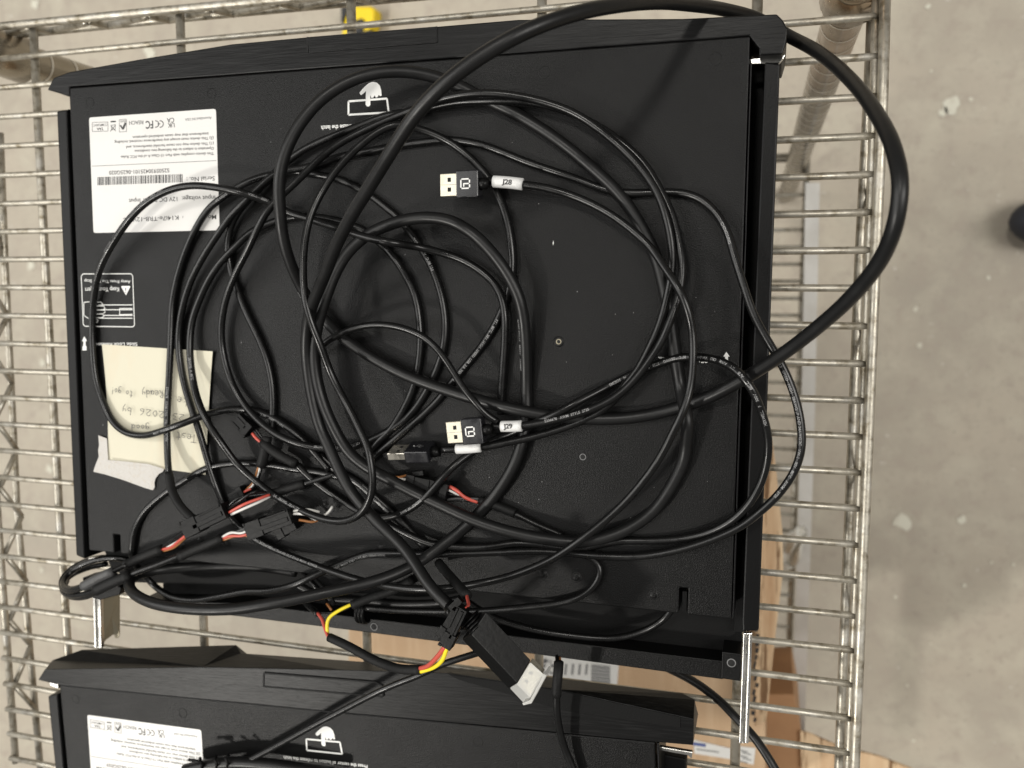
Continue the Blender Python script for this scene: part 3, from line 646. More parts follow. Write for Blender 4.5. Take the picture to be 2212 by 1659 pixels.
video, tp_ = cable('video_cable', 'thickest black cable, arching off the right side and ending in a capped plug', 'cable', Tpx, 3.45, M_thick,
                   prints=((1200, 'VW-1   30V   80°C   AWM', .9, False), (2190, 'E88041   AWM   STYLE 20276', -.9, True)), group=GRP)
# plug with its clear cap
zt = 118
topf = [P(1052, 1323, zt), P(1147, 1425, zt), P(1119, 1476, zt), P(1020, 1369, zt)]
ax = ((topf[1] - topf[0]) + (topf[2] - topf[3])).normalized()
c_ = (P(1050, 1323, zt) + P(1147, 1425, zt) + P(1101, 1488, zt) + P(1000, 1379, zt)) / 4
up_t = Vector((0, 0, 1))
m_ = MB(); zb = zt - 9
tpz = [P(1050, 1322, zt), P(1147, 1426, zt), P(1118, 1477, zt), P(1018, 1371, zt)]; btz = [P(1034, 1330, zb), P(1132, 1436, zb), P(1099, 1488, zb), P(997, 1381, zb)]
m_.add(tpz + btz, [[0, 1, 2, 3], [7, 6, 5, 4], [0, 4, 5, 1], [1, 5, 6, 2], [2, 6, 7, 3], [3, 7, 4, 0]], M_plast); plug = m_.build('plug_body', video, .6)
m_ = MB()
inp = [P(1144, 1431, zt - 2), P(1171, 1456, zt - 2), P(1146, 1503, zt - 2), P(1117, 1474, zt - 2)]
m_.prism(inp, 6, M_gold); sh = m_.build('plug_shell', video, .3)
m_ = MB()
for u, v in ((1147, 1453), (1138, 1471)):
    p_ = P(u, v, zt - 1.9); m_.box(p_, ax, 1.8, 1.8, .1, M_hole)
m_.build('latch_hole', sh)
m_ = MB()
m_.add([P(1146, 1430, zt), P(1177, 1458, zt), P(1146, 1508, zt), P(1116, 1478, zt), P(1132, 1438, zb), P(1160, 1466, zb), P(1131, 1519, zb), P(1101, 1487, zb)], [[0, 1, 2, 3], [7, 6, 5, 4], [0, 4, 5, 1], [1, 5, 6, 2], [2, 6, 7, 3], [3, 7, 4, 0]], M_cap); cp = m_.build('dust_cap', video, .5)
m_ = MB(); m_.prism([P(1175, 1456, zt + 1), P(1181, 1459, zt + 1), P(1148, 1520, zt + 1), P(1130, 1524, zt + 1), (P(1128, 1519, zt + 1)), P(1144, 1513, zt + 1)], 11, M_cap); m_.build('cap_rim', cp, .3)
m_ = MB()
for i in range(4): 
    t = i / 3; c2 = P(1016 + 18 * t, 1336 + 14 * t, 108 + 4 * t); m_.tube([c2 - ax * .9, c2 - ax * .4, c2 + ax * .4, c2 + ax * .9], [4.4 + .5 * t, 6 + .8 * t, 6 + .8 * t, 4.4 + .5 * t], M_plast, 18)
m_.tube([P(972, 1310, 98), P(1000, 1334, 104), P(1040, 1362, 111)], [4.0, 4.4, 5.2], M_plast, 18)
m_.build('strain_relief', video)
m_ = MB()
for k in range(2): 
    c2 = P(976 + 12 * k, 1317 + 10 * k, 98.5); m_.tube([c2 - ax * 1.6, c2 + ax * 1.6], 4.7, M_plast, 18)
m_.box(P(985, 1305, 103), ax.cross(up_t), 9, 4, 3.5, M_plast); m_.build('cable_clamp', video, .3)

# --- USB plugs ------------------------------------------------------------
def usb(par, tip, neck, z, width=12.0, side=1, emblem=True, roll=0.0, shell=None):
    """plug from its metal tip (u,v) to the neck where the cord begins; lies with its broad face up (roll=0) or tipped"""
    a, n_ = P(tip[0], tip[1], z), P(neck[0], neck[1], z)
    d = (n_ - a).normalized(); L = (n_ - a).length; rot_ = Matrix.Rotation(roll, 4, d)
    sd = (rot_ @ Vector((0, 0, 1)).cross(d)).normalized(); upv = d.cross(sd)
    def bx(s0, s1, wd, h, m, name, bev=.3, off=0, owner=par):
        mb = MB(); vs = [a + d * s + sd * (q * wd / 2) + upv * (off + t * h / 2) for s in (s0, s1) for q in (-1, 1) for t in (-1, 1)]
        mb.add(vs, [[0, 1, 3, 2], [4, 6, 7, 5], [0, 4, 5, 1], [2, 3, 7, 6], [0, 2, 6, 4], [1, 5, 7, 3]], m); return mb.build(name, owner, bev)
    s1, s2 = L * .40, L * .93
    shl = bx(0, s1, width, 4.4, shell or M_gold, 'plug_shell')
    mb = MB()
    for q in (-1, 1):
        c0 = a + d * (s1 * .55) + sd * (q * width * .22) + upv * 2.25
        mb.add([c0 + d * (x * 1.0) + sd * (y * 1.15) for x, y in ((-1, -1), (1, -1), (1, 1), (-1, 1))], [[0, 1, 2, 3]], M_hole)
    c0 = a + d * (s1 * .5) + upv * 2.24
    mb.add([c0 + d * x + sd * y for x, y in ((-s1 * .5, -.07), (s1 * .5, -.07), (s1 * .5, .12), (-s1 * .5, .12))], [[0, 1, 2, 3]], M_inkg)
    mb.build('shell_hole', shl)
    hsg = bx(s1, s2, width + 2.6, 7.6, M_plug, 'plug_housing', .7)
    if emblem:
        mb = MB(); c0 = a + d * ((s1 + s2) / 2 - 1) + upv * 3.86
        def eb(x0, x1, y0, y1): mb.add([c0 + d * x + sd * y for x, y in ((x0, y0), (x1, y0), (x1, y1), (x0, y1))], [[0, 1, 2, 3]], M_white)
        e = 2.9; q = .75; s_ = side
        eb(-e, -e + q, -e, e); eb(e - q, e, -e, e); eb(-e, e, e - q, e); eb(-e, e, -e, -e + q)
        eb(-1.2, e, -.35, .35); eb(-1.2, -.5, -.35, -1.6)
        mb.build('emblem', hsg)
    else:
        mb = MB(); c0 = a + d * ((s1 + s2) / 2) + upv * 3.86
        for x0, x1, y0, y1 in ((-3, 3, -.15, .15), (-1.5, -1.2, 0, 1.4), (-1.2, 1, 1.2, 1.5), (0, .3, -1.4, 0), (0, 1.8, -1.5, -1.2)): mb.add([c0 + d * x + sd * y for x, y in ((x0, y0), (x1, y0), (x1, y1), (x0, y1))], [[0, 1, 2, 3]], M_greyp)
        mb.disc(c0 - d * 3.2, .6, .02, M_greyp, 10); mb.build('emblem', hsg)
    mb = MB(); mb.tube([a + d * (s2 - .5), a + d * (s2 + 2.5), n_ + d * 3], [3.4, 3.2, 2.7], M_plast, 16); mb.build('strain_relief', par)

# J28 cable: long run round the whole coil
J28 = [(1052, 391, 68), (1066, 392, 68), (1125, 398, 68), (1170, 404, 68), (1237, 423, 67), (1304, 454, 68), (1354, 488, 69), (1404, 533, 70), (1437, 580, 74), (1467, 625, 78), (1485, 668, 78), (1495, 715, 76), (1497, 775, 76), (1491, 837, 76), (1476, 887, 78), (1452, 937, 77), (1418, 1000, 74), (1362, 1072, 72), (1312, 1120, 72), (1262, 1160, 73), (1200, 1203, 72), (1150, 1227, 72), (1090, 1248, 72), (1025, 1262, 76), (950, 1272, 86), (875, 1271, 84), (800, 1259, 76), (725, 1237, 70), (662, 1214, 64), (600, 1189, 60), (562, 1170, 59), (537, 1155, 58), (512, 1130, 57.5), (492, 1105, 57.5), (475, 1070, 57.5), (452, 1006, 59), (432, 937, 61), (413, 880, 60), (397, 825, 59), (387, 762, 58), (387, 712, 58), (395, 662, 59), (413, 605, 60), (443, 548, 62), (475, 500, 63), (502, 462, 64), (530, 435, 65), (565, 400, 64), (600, 372, 63), (640, 366, 61), (680, 357, 60), (737, 338, 59), (800, 326, 58), (854, 315, 58), (920, 306, 58), (970, 302, 58), (1037, 312, 58), (1087, 330, 58), (1137, 350, 58), (1237, 384, 58), (1304, 409, 58), (1354, 417, 58), (1415, 416, 58), (1475, 417, 58), (1508, 427, 59), (1541, 453, 60), (1568, 493, 62), (1586, 553, 64), (1606, 616, 66), (1628, 680, 67), (1661, 740, 68), (1690, 790, 68), (1715, 850, 68), (1730, 915, 68), (1731, 970, 68), (1715, 1020, 68), (1680, 1070, 68), (1641, 1106, 67), (1600, 1137, 66), (1525, 1170, 64), (1450, 1191, 62), (1375, 1202, 60), (1300, 1201, 60), (1225, 1194, 58), (1150, 1190, 58), (1050, 1194, 58), (950, 1197, 59), (850, 1195, 59), (795, 1196, 59), (762, 1207, 60), (725, 1223, 62), (675, 1245, 66), (637, 1263, 66), (580, 1276, 60), (533, 1277, 55), (467, 1289, 50), (417, 1296, 45), (367, 1287, 40), (333, 1265, 36), (310, 1240, 40), (290, 1215, 52), (285, 1188, 57.5), (290, 1150, 57.5), (307, 1112, 57.5), (335, 1083, 57.5), (372, 1055, 57.5), (412, 1030, 57.5), (445, 1012, 57.5), (485, 1003, 57.5), (530, 1000, 57.5), (587, 1005, 57.5), (637, 1014, 57.5), (690, 1020, 57.5), (750, 1035, 57.5)]
c28, pp = cable('usb_cable', 'thin black cable ending in the USB plug with the J28 sleeve', 'cable', J28, 2.2, M_pvc,
                prints=((1075, 'CHINGLUNG', -.2, False), (1150, 'USB 2.0   SPEED   HIGH   28AWG/1P AND 24AWG/2C   VW-1   30V   80°C   AWM   2725', -.35, False), (470, 'E336678   AWM STYLE 2725 28AWG/1P+28AWG/2C VW-1 80°C 30V', -.3, False), (1470, 'HIGH SPEED USB 2.0 CABLE AWM 2725', .4, False)), group=GRP)
usb(c28, (954, 401), (1044, 397), 72, 12.2)
# second end of it: J29
J29 = [(1062, 921, 70), (1085, 921, 70), (1125, 920, 70), (1175, 912, 70), (1230, 899, 70), (1287, 880, 70), (1337, 852, 70), (1375, 815, 70), (1405, 775, 70), (1430, 735, 70), (1450, 687, 70), (1463, 650, 69), (1472, 608, 67), (1474, 570, 66), (1466, 520, 64), (1450, 460, 63), (1430, 417, 62), (1390, 352, 61), (1325, 294, 60), (1260, 256, 61), (1200, 232, 63), (1130, 219, 64), (1054, 218, 64), (980, 222, 62), (900, 240, 60), (837, 249, 60), (775, 272, 60), (700, 302, 60), (650, 327, 60), (605, 362, 60), (580, 388, 60), (550, 418, 60), (520, 450, 60), (500, 485, 59), (492, 530, 58), (497, 575, 57.5), (512, 625, 57.5), (535, 682, 57.5), (557, 727, 57.5), (576, 775, 57.5), (587, 825, 57.5), (590, 880, 57.5), (586, 935, 58)]
c29, pp = cable('usb_cable', 'thin black cable ending in the USB plug with the J29 sleeve', 'cable', J29, 2.2, M_pvc, prints=((32, 'E336678   AWM  STYLE  2725', .3, False),), group=GRP)
usb(c29, (968, 934), (1052, 928), 74, 12.2)
usb3 = [(955, 971, 66), (985, 970, 66), (1040, 966, 65), (1100, 955, 64), (1150, 944, 63), (1200, 930, 62.5), (1250, 912, 62.5), (1290, 893, 63), (1325, 866, 64), (1352, 830, 65), (1378, 797, 65), (1402, 752, 65), (1423, 705, 65), (1436, 662, 65), (1444, 625, 65), (1451, 590, 65), (1452, 545, 66), (1444, 490, 67), (1420, 417, 67), (1370, 347, 67), (1304, 287, 67), (1237, 243, 67), (1154, 215, 68), (1070, 202, 70), (1004, 204, 70), (944, 217, 68), (905, 232, 67), (850, 253, 66), (800, 275, 66), (750, 300, 66), (712, 325, 67), (665, 368, 68), (630, 402, 70), (600, 430, 72), (578, 455, 74), (555, 497, 73), (535, 540, 70), (507, 595, 66), (487, 650, 63), (478, 712, 61), (482, 762, 60), (500, 825, 60), (525, 870, 61), (562, 912, 63), (600, 940, 64), (650, 960, 64), (700, 969, 62), (762, 966, 59), (795, 953, 59), (828, 937, 58), (862, 917, 58), (893, 887, 57.6), (920, 847, 57.5), (944, 797, 57.5), (958, 750, 57.5), (962, 700, 57.5), (957, 655, 57.5), (944, 607, 57.5), (925, 562, 57.5), (903, 525, 57.5), (882, 497, 57.5), (860, 470, 57.5), (832, 447, 57.5), (800, 422, 57.5), (770, 405, 57.5), (735, 388, 57.5), (675, 376, 58), (637, 371, 58), (600, 375, 59), (562, 383, 60), (525, 398, 61), (490, 420, 61), (452, 450, 60), (427, 487, 59), (407, 528, 58), (387, 585, 57.5), (373, 650, 57.5), (370, 700, 58), (368, 760, 59), (364, 840, 60), (361, 900, 61), (361, 950, 62), (364, 1012, 66), (372, 1060, 70), (392, 1095, 74), (414, 1122, 76)]
c3, pp = cable('usb_cable', 'thin black cable whose USB plug lies tipped on edge beside a blank white sleeve', 'cable', usb3, 2.2, M_pvc,
               prints=((690, '28AWG/1P  24AWG/2C  80°C 30V', .5, False), (1010, 'SPEED  2.0', .2, False), (850, 'FT1 80°C   A  1/1', -.3, False), (1150, 'E336678   AWM 2725   VW-1  QUALITY', .3, False)), group=GRP)
usb(c3, (845, 977), (940, 976), 63, 11.5, roll=-1.25, emblem=False, shell=M_plated)
sleeve(c28, [(1066, 392, 69), (1098, 394, 69), (1129, 398, 69)], 3.3, M_sleeve, 'marker_sleeve', 20)
sleeve(c29, [(1083, 921, 71), (1105, 921, 71), (1127, 920, 71)], 3.2, M_sleeve, 'marker_sleeve', 20)
sleeve(c3, [(986, 970, 67), (1012, 969, 67), (1038, 966, 67)], 2.9, M_sleeve, 'marker_sleeve', 20)
for par, a_, c_, z_, s_ in ((c28, (1084, 397), (1105, 399), 69, 'J28'), (c29, (1088, 926), (1107, 925), 71, 'J29')):
    m_ = MB(); text(m_, s_, P(a_[0], a_[1], z_ + 3.3), P(c_[0], c_[1], z_ + 3.3), 2.6, M_ink, .03, .1); m_.build('marker_text', par)
sleeve(c3, [(364, 1020, 67), (372, 1062, 71), (393, 1098, 75), (418, 1122, 77)], [2.75][0], M_shrink, 'sleeve')
# Y branch at the end of the J29 cable
sleeve(c29, [(577, 943, 62), (574, 962, 63), (570, 985, 63), (563, 1006, 62)], 3.2, M_shrink)
sleeve(c29, [(566, 955, 64), (590, 975, 65), (615, 990, 65), (640, 1002, 64)], 2.9, M_shrink)
wires(c29, [([(545, 936, 62), (552, 946, 63), (566, 957, 63)], .9, M_red, 'red_wire'), ([(549, 930, 62), (556, 940, 62), (566, 952, 62)], .7, M_pvc, 'black_wire'), ([(552, 926, 61), (560, 936, 62), (570, 950, 62)], .7, M_pvc, 'black_wire'),
            ([(559, 1006, 62), (553, 1025, 62), (547, 1042, 61), (530, 1060, 60)], .7, M_brn, 'brown_wire'), ([(562, 1006, 62), (556, 1030, 61), (545, 1050, 61), (528, 1064, 60)], .7, M_wht, 'white_wire'), ([(565, 1008, 62), (560, 1030, 61), (548, 1052, 61), (520, 1070, 60)], .8, M_pvc, 'black_wire'),
            ([(542, 1056, 62), (532, 1060, 62), (520, 1067, 61)], .8, M_red, 'red_wire')])
def block(par, a, c, z, wd, h, segs=1, name='connector', ledge=True):
    """wire connector between two photo points: housing with a step, a latch rib and end collar"""
    p0, p1 = P(a[0], a[1], z), P(c[0], c[1], z); d = p1 - p0; L = d.length; d.normalize(); sd = Vector((0, 0, 1)).cross(d)
    mb = MB(); mb.box(p0 + d * L * .5, d, L, wd, h, M_plast)
    mb.box(p0 + d * L * .18, d, L * .36, wd + 1.4, h + 1.2, M_plast)
    if ledge:
        mb.box(p0 + d * L * .72 + sd * (wd * .42) + Vector((0, 0, h * .5)), d, L * .5, 1.2, 1.4, M_plast)
        mb.box(p0 + d * L * .6 - sd * (wd * .1) + Vector((0, 0, h * .5 + .2)), d, L * .7, wd * .3, .8, M_plast)
        mb.box(p0 + d * L * .02 + sd * (wd * .5), d, 1.5, 2, h + 2, M_plast)
    return mb.build(name, par, .25)
block(c29, (541, 932), (513, 902), 61, 8, 5, name='connector')
block(c29, (532, 1064), (503, 1080), 60, 9, 6, name='connector')

# loop cable with both ends under the coil
qp = [(640, 470, 59), (672, 469, 59), (630, 471, 60)]
QP = [(790, 985, 58), (820, 950, 58), (845, 927, 58), (870, 887, 57.5), (890, 845, 57.5), (902, 800, 57.5), (908, 750, 57.5), (907, 700, 57.5), (897, 640, 57.5), (878, 598, 57.5), (850, 555, 57.5), (818, 522, 57.5), (785, 497, 57.5), (745, 482, 57.5), (700, 471, 57.5), (650, 468, 57.5), (600, 476, 58), (572, 487, 59), (540, 503, 60), (512, 530, 61), (475, 568, 61), (447, 612, 60), (430, 650, 60), (416, 690, 60), (410, 750, 61), (416, 815, 64), (430, 872, 69), (450, 915, 71), (475, 952, 70), (512, 1002, 66), (562, 1047, 64), (600, 1074, 66), (650, 1102, 70), (700, 1121, 74), (740, 1126, 78), (775, 1113, 82), (797, 1083, 84), (805, 1045, 85), (802, 1005, 85), (794, 965, 84), (780, 935, 83), (760, 893, 82), (735, 848, 81), (712, 800, 82), (694, 750, 86), (675, 702, 89), (660, 650, 90), (655, 600, 88), (656, 545, 85), (662, 500, 82), (675, 455, 79), (697, 412, 76), (727, 367, 74), (777, 315, 72), (825, 280, 70), (862, 268, 68), (895, 276, 64), (930, 287, 62), (975, 309, 60), (1015, 340, 59), (1045, 371, 58), (1063, 395, 58), (1078, 425, 58), (1095, 475, 58), (1104, 525, 58), (1107, 575, 57.5), (1100, 625, 57.5), (1087, 663, 57.5), (1066, 708, 57.5), (1037, 752, 57.5), (1002, 795, 57.5), (978, 824, 57.5), (950, 860, 57.5), (912, 898, 57.5), (862, 941, 57.5), (825, 972, 57.5), (790, 1002, 57.5)]
cable('data_cable', 'thin black cable printed high speed, its long left loop crossing over the thick cable', 'cable', QP, 2.25, M_pvc,
      prints=((1075, 'YTILAUQ   HIGH  SPEED  USB 2.0', .2, False), (925, 'FT1  80°C  30V  HIGH  SPEED  USB  2.0  TENSION', .15, False), (335, '28AWG  A  80°C', .5, False), (445, '2.0   28AWG   QUALITY', .4, False)), group=GRP, single=True)
# wide left loop K
KP = [(712, 1015, 58), (682, 980, 58), (662, 957, 59), (625, 925, 59), (575, 895, 58), (522, 884, 58), (487, 886, 60), (450, 894, 62), (400, 913, 68), (353, 930, 68), (307, 941, 63), (267, 932, 60), (240, 906, 59), (221, 863, 58), (208, 820, 58), (201, 753, 58), (200, 700, 58), (202, 645, 59), (210, 600, 61), (222, 565, 63), (246, 522, 66), (276, 478, 70), (313, 440, 72), (362, 412, 74), (412, 401, 75), (475, 406, 75), (520, 416, 74), (560, 428, 69), (592, 441, 65), (622, 459, 63), (657, 469, 63), (690, 480, 64), (725, 491, 66), (765, 505, 76), (812, 518, 79), (850, 525, 78), (900, 533, 66), (950, 545, 62), (1000, 562, 61), (1045, 590, 61), (1072, 618, 61), (1086, 650, 61), (1091, 685, 61), (1090, 740, 60), (1086, 800, 59), (1083, 855, 58), (1082, 895, 57.5)]
cable('power_cable', 'thin black cable whose wide left loop crosses the white product label and the note', 'cable', KP, 2.25, M_pvc,
      prints=((40, 'VW-1    300V    80°C', .3, False), (118, 'A/B   REHAU   AWM', .1, False), (335, 'AWM  1/2  A/B  80°C  300V   VW-1', .5, False), (300, 'CERTIFIED', .5, False), (425, 'VW-1    300V    80°C    A/B', .3, False)), group=GRP, single=True)
# HERWELL cable
HP = [(640, 1002, 60), (665, 1027, 59), (700, 1055, 58), (740, 1082, 58), (775, 1104, 59), (800, 1115, 61), (830, 1119, 64), (862, 1111, 66), (900, 1090, 69), (934, 1058, 70), (962, 1025, 69), (990, 998, 66), (1018, 978, 62), (1050, 958, 60), (1090, 942, 60), (1137, 922, 63), (1162, 910, 68), (1200, 894, 70), (1250, 867, 68), (1312, 835, 60), (1370, 806, 59), (1425, 785, 60), (1462, 773, 62), (1500, 771, 66), (1535, 774, 72), (1568, 785, 80), (1600, 808, 86), (1625, 842, 86), (1647, 895, 80), (1659, 945, 76), (1657, 995, 73), (1645, 1040, 71), (1622, 1083, 69), (1587, 1120, 66), (1537, 1148, 62), (1475, 1163, 59), (1400, 1168, 57.5), (1332, 1169, 57.5), (1250, 1185, 57.2), (1150, 1174, 57.2), (1107, 1173, 58), (1062, 1180, 59), (1000, 1182, 60), (925, 1173, 61), (875, 1151, 61), (838, 1131, 60), (800, 1105, 58)]
hw, pp = cable('harness_cable', 'glossy black cable printed 300V 80°C, hooping over the right rail beside the white arrow', 'cable', HP, 2.2, M_pvc,
      prints=((85, 'AWM   N   SOEI302', .1, False), (238, 'HERWELL    F    300V    80°C    A/B    1/1    AWM    CRU    VW-1    300V    80°C    28AWG    2725   STYLE   AWM   N   SOEI302', .05, True)), group=GRP)
sleeve(hw, [(600, 983, 62.5), (622, 993, 62), (640, 1003, 61)], 2.75)
# arch cable
cable('data_cable', 'thin black cable arching in the middle of the coil down to the J29 plug', 'cable',
      [(672, 768, 62), (690, 752, 63), (707, 737, 65), (737, 720, 70), (775, 706, 74), (820, 701, 76), (875, 710, 77), (920, 731, 77), (950, 760, 77), (975, 797, 76), (1000, 837, 76), (1030, 873, 76), (1052, 897, 74), (1074, 910, 72)], 2.0, M_pvc, group=GRP, single=True)
cable('ribbon_cable', 'flat black cable printed 300V running diagonally beneath the thick cable crossing', 'cable',
      [(690, 985, 57), (720, 1012, 57), (775, 1045, 57), (812, 1078, 57), (850, 1112, 57), (887, 1150, 57), (922, 1186, 57)], 2.7, M_pvc, prints=((38, 'HERWELL  TT    300V   B', 0, False),), group=GRP, single=True, flat=.55)
cable('data_cable', 'black cable turning back at the drawer rear edge near two screws', 'cable',
      [(790, 1313, 58), (830, 1317, 57), (900, 1320, 56), (1037, 1320, 57), (1137, 1311, 58), (1205, 1303, 59), (1245, 1293, 60), (1278, 1272, 59), (1297, 1243, 58), (1292, 1216, 57.6), (1268, 1200, 57.4), (1240, 1192, 57.4)], 2.0, M_pvc, group=GRP, single=True)
cable('data_cable', 'dark cable sagging inside the open tray behind the capped plug', 'cable',
      [(1010, 1300, 40), (1054, 1328, 38), (1137, 1356, 36), (1237, 1373, 35), (1330, 1378, 34), (1404, 1357, 36), (1443, 1328, 40), (1460, 1300, 38)], 2.1, M_pvc, group=GRP, single=True)
cable('data_cable', 'dark cable lying low in the shaded rear tray beneath the thick cable', 'cable',
      [(640, 1262, 30), (700, 1290, 30), (800, 1298, 30), (860, 1304, 30), (950, 1302, 32), (1010, 1290, 34)], 2.6, M_thick, group=GRP, single=True)

# --- inline connectors ---------------------------------------------------
hA = thing('wire_harness', 'black connector pair with red and white wires, joined to the grey lettered sleeve', 'wire harness', P(450, 1118, 62), 0, 'connectors on the drawer')
block(hA, (404, 1143), (492, 1100), 76, 9.5, 9)
wires(hA, [([(405, 1154, 75), (385, 1170, 73), (370, 1182, 70), (350, 1187, 68)], 1.0, M_red, 'red_wire'), ([(406, 1156, 74), (380, 1172, 71), (350, 1189, 67)], .8, M_wht, 'white_wire'), ([(400, 1148, 75), (378, 1162, 72), (350, 1183, 68)], .9, M_pvc, 'black_wire'), ([(402, 1160, 74), (375, 1183, 70), (350, 1191, 67)], .8, M_brn, 'brown_wire'),
           ([(495, 1107, 77), (530, 1088, 78), (560, 1077, 74), (582, 1069, 68)], .95, M_red, 'red_wire'), ([(499, 1111, 76), (535, 1095, 76), (562, 1083, 72), (583, 1072, 66)], .95, M_wht, 'white_wire'), ([(494, 1099, 77), (520, 1080, 80), (550, 1062, 78), (575, 1063, 68)], .85, M_pvc, 'black_wire'), ([(492, 1095, 76), (515, 1076, 76), (548, 1070, 72), (580, 1066, 66)], .85, M_pvc, 'black_wire')])
sleeve(hA, [(350, 1186, 68), (315, 1200, 67), (292, 1210, 68), (268, 1222, 72)], 3.1)
sleeve(hA, [(275, 1219, 72), (250, 1231, 75), (235, 1239, 77)], 2.0, M_pvc, 'cord')
gs = sleeve(hA, [(244, 1235, 77), (215, 1248, 77), (181, 1266, 75)], 3.3, M_greysh, 'grey_sleeve', 18, 'grey sleeve lettered KEYBOARD')
m_ = MB(); pts, rs = path([(244, 1235, 77), (215, 1248, 77), (181, 1266, 75)], 3.3); print_on(m_, pts, rs, 1.5, 'KEYBOARD', 2.6, .35, M_ink, True); m_.build('sleeve_print', gs)
sleeve(hA, [(184, 1264, 75), (165, 1271, 72), (147, 1272, 66), (137, 1265, 60), (137, 1254, 54), (150, 1238, 48), (176, 1221, 46), (215, 1208, 46), (262, 1206, 45), (300, 1218, 40)], 2.0, M_pvc, 'cord')
sleeve(hA, [(184, 1267, 74), (160, 1276, 70), (143, 1275, 64), (133, 1266, 57), (134, 1250, 50), (152, 1230, 44), (185, 1212, 40), (230, 1204, 40), (275, 1210, 38)], 2.0, M_pvc, 'cord')
sleeve(hA, [(585, 1068, 62), (620, 1056, 61), (657, 1045, 60)], 2.9)
sleeve(hA, [(655, 1046, 60), (690, 1035, 59), (725, 1024, 58)], 1.9, M_pvc, 'cord')
hB = thing('wire_harness', 'black wire connector on the drawer, second from the left, its sleeve above the steel slide', 'wire harness', P(585, 1130, 60), 0, 'connectors on the drawer')
block(hB, (540, 1146), (634, 1112), 72, 9.5, 9)
block(hB, (600, 1152), (640, 1130), 65, 7, 5, name='latch', ledge=False)
wires(hB, [([(482, 1163, 70), (500, 1157, 71), (520, 1158, 71), (540, 1152, 71)], .95, M_red, 'red_wire'), ([(480, 1160, 70), (500, 1150, 72), (522, 1152, 72), (540, 1143, 72)], .8, M_wht, 'white_wire'), ([(480, 1158, 70), (503, 1152, 71), (520, 1145, 72), (538, 1138, 72)], .75, M_greysh, 'grey_wire'), ([(482, 1167, 70), (510, 1158, 70), (540, 1158, 70)], .7, M_brn, 'brown_wire'),
           ([(634, 1110, 72), (655, 1110, 71), (684, 1123, 68)], .9, M_wht, 'white_wire'), ([(634, 1104, 72), (660, 1100, 70), (690, 1106, 64)], .8, M_wht, 'white_wire'), ([(634, 1122, 69), (655, 1124, 67), (675, 1128, 64), (690, 1122, 60)], .8, M_brn, 'brown_wire'), ([(702, 1112, 62), (712, 1104, 63), (718, 1094, 61)], .8, M_wht, 'white_wire'), ([(706, 1113, 62), (716, 1106, 62), (722, 1097, 60)], .8, M_greysh, 'grey_wire')])
sleeve(hB, [(480, 1162, 70), (450, 1176, 69), (420, 1188, 69), (387, 1203, 71)], 3.0)
sleeve(hB, [(390, 1200, 71), (340, 1220, 74), (300, 1234, 76), (278, 1244, 77)], 2.0, M_pvc, 'cord')
sleeve(hB, [(280, 1243, 78), (245, 1257, 79), (208, 1275, 78)], 3.6)
sleeve(hB, [(212, 1275, 77), (180, 1284, 72), (150, 1286, 65), (136, 1277, 58), (135, 1262, 50), (150, 1244, 42), (185, 1228, 36), (230, 1218, 34)], 2.0, M_pvc, 'cord')
sleeve(hB, [(212, 1278, 76), (185, 1290, 70), (158, 1291, 63), (140, 1283, 55), (136, 1272, 48), (145, 1255, 40)], 1.8, M_pvc, 'cord')
hC = thing('wire_harness', 'flat black connector pair with a bright red wire, right of centre near the crossing', 'wire harness', P(925, 1052, 58), 0, 'connectors on the drawer')
block(hC, (880, 1044), (930, 1054), 63, 11, 6, ledge=False); block(hC, (968, 1068), (925, 1053), 62, 12, 7, name='connector', ledge=False)
m_ = MB(); m_.box(P(905, 1022, 62), (1, .2, 0), 7, 3, 4, M_plast); m_.build('latch', hC, .3)
wires(hC, [([(966, 1049, 62), (985, 1058, 62), (1003, 1074, 60), (1033, 1085, 58)], 1.1, M_red, 'red_wire'), ([(965, 1057, 62), (985, 1066, 60), (1003, 1076, 59), (1033, 1082, 58)], .8, M_wht, 'white_wire'), ([(964, 1066, 61), (985, 1070, 60), (1010, 1076, 59), (1035, 1080, 58)], .8, M_pvc, 'black_wire'), ([(962, 1080, 60), (985, 1077, 60), (1036, 1078, 58)], .8, M_greysh, 'grey_wire'), ([(962, 1084, 60), (990, 1080, 60), (1036, 1084, 58)], .8, M_pvc, 'black_wire'),
           ([(882, 1026, 62), (860, 1031, 61), (835, 1028, 59)], .75, M_brn, 'brown_wire'), ([(880, 1036, 62), (850, 1034, 61), (821, 1030, 60)], .9, M_wht, 'white_wire'), ([(878, 1042, 62), (855, 1038, 61), (824, 1026, 60)], .8, M_pvc, 'black_wire'), ([(876, 1056, 61), (858, 1040, 61), (830, 1030, 60)], .8, M_greysh, 'grey_wire')])
sleeve(hC, [(1036, 1081, 58), (1070, 1092, 58), (1112, 1109, 58)], 2.6, M_shrink)
sleeve(hC, [(1110, 1108, 58), (1160, 1133, 58), (1215, 1156, 57.6)], 1.8, M_pvc, 'cord')
hD = thing('wire_harness', 'small black latch connector with red and yellow wires dangling over the gap between drawers', 'wire harness', P(980, 1350, 90), 0, 'connectors on the drawer')
block(hD, (964, 1394), (1003, 1312), 118, 5.6, 6)
block(hD, (958, 1375), (990, 1320), 112, 6.5, 5, name='latch', ledge=False)
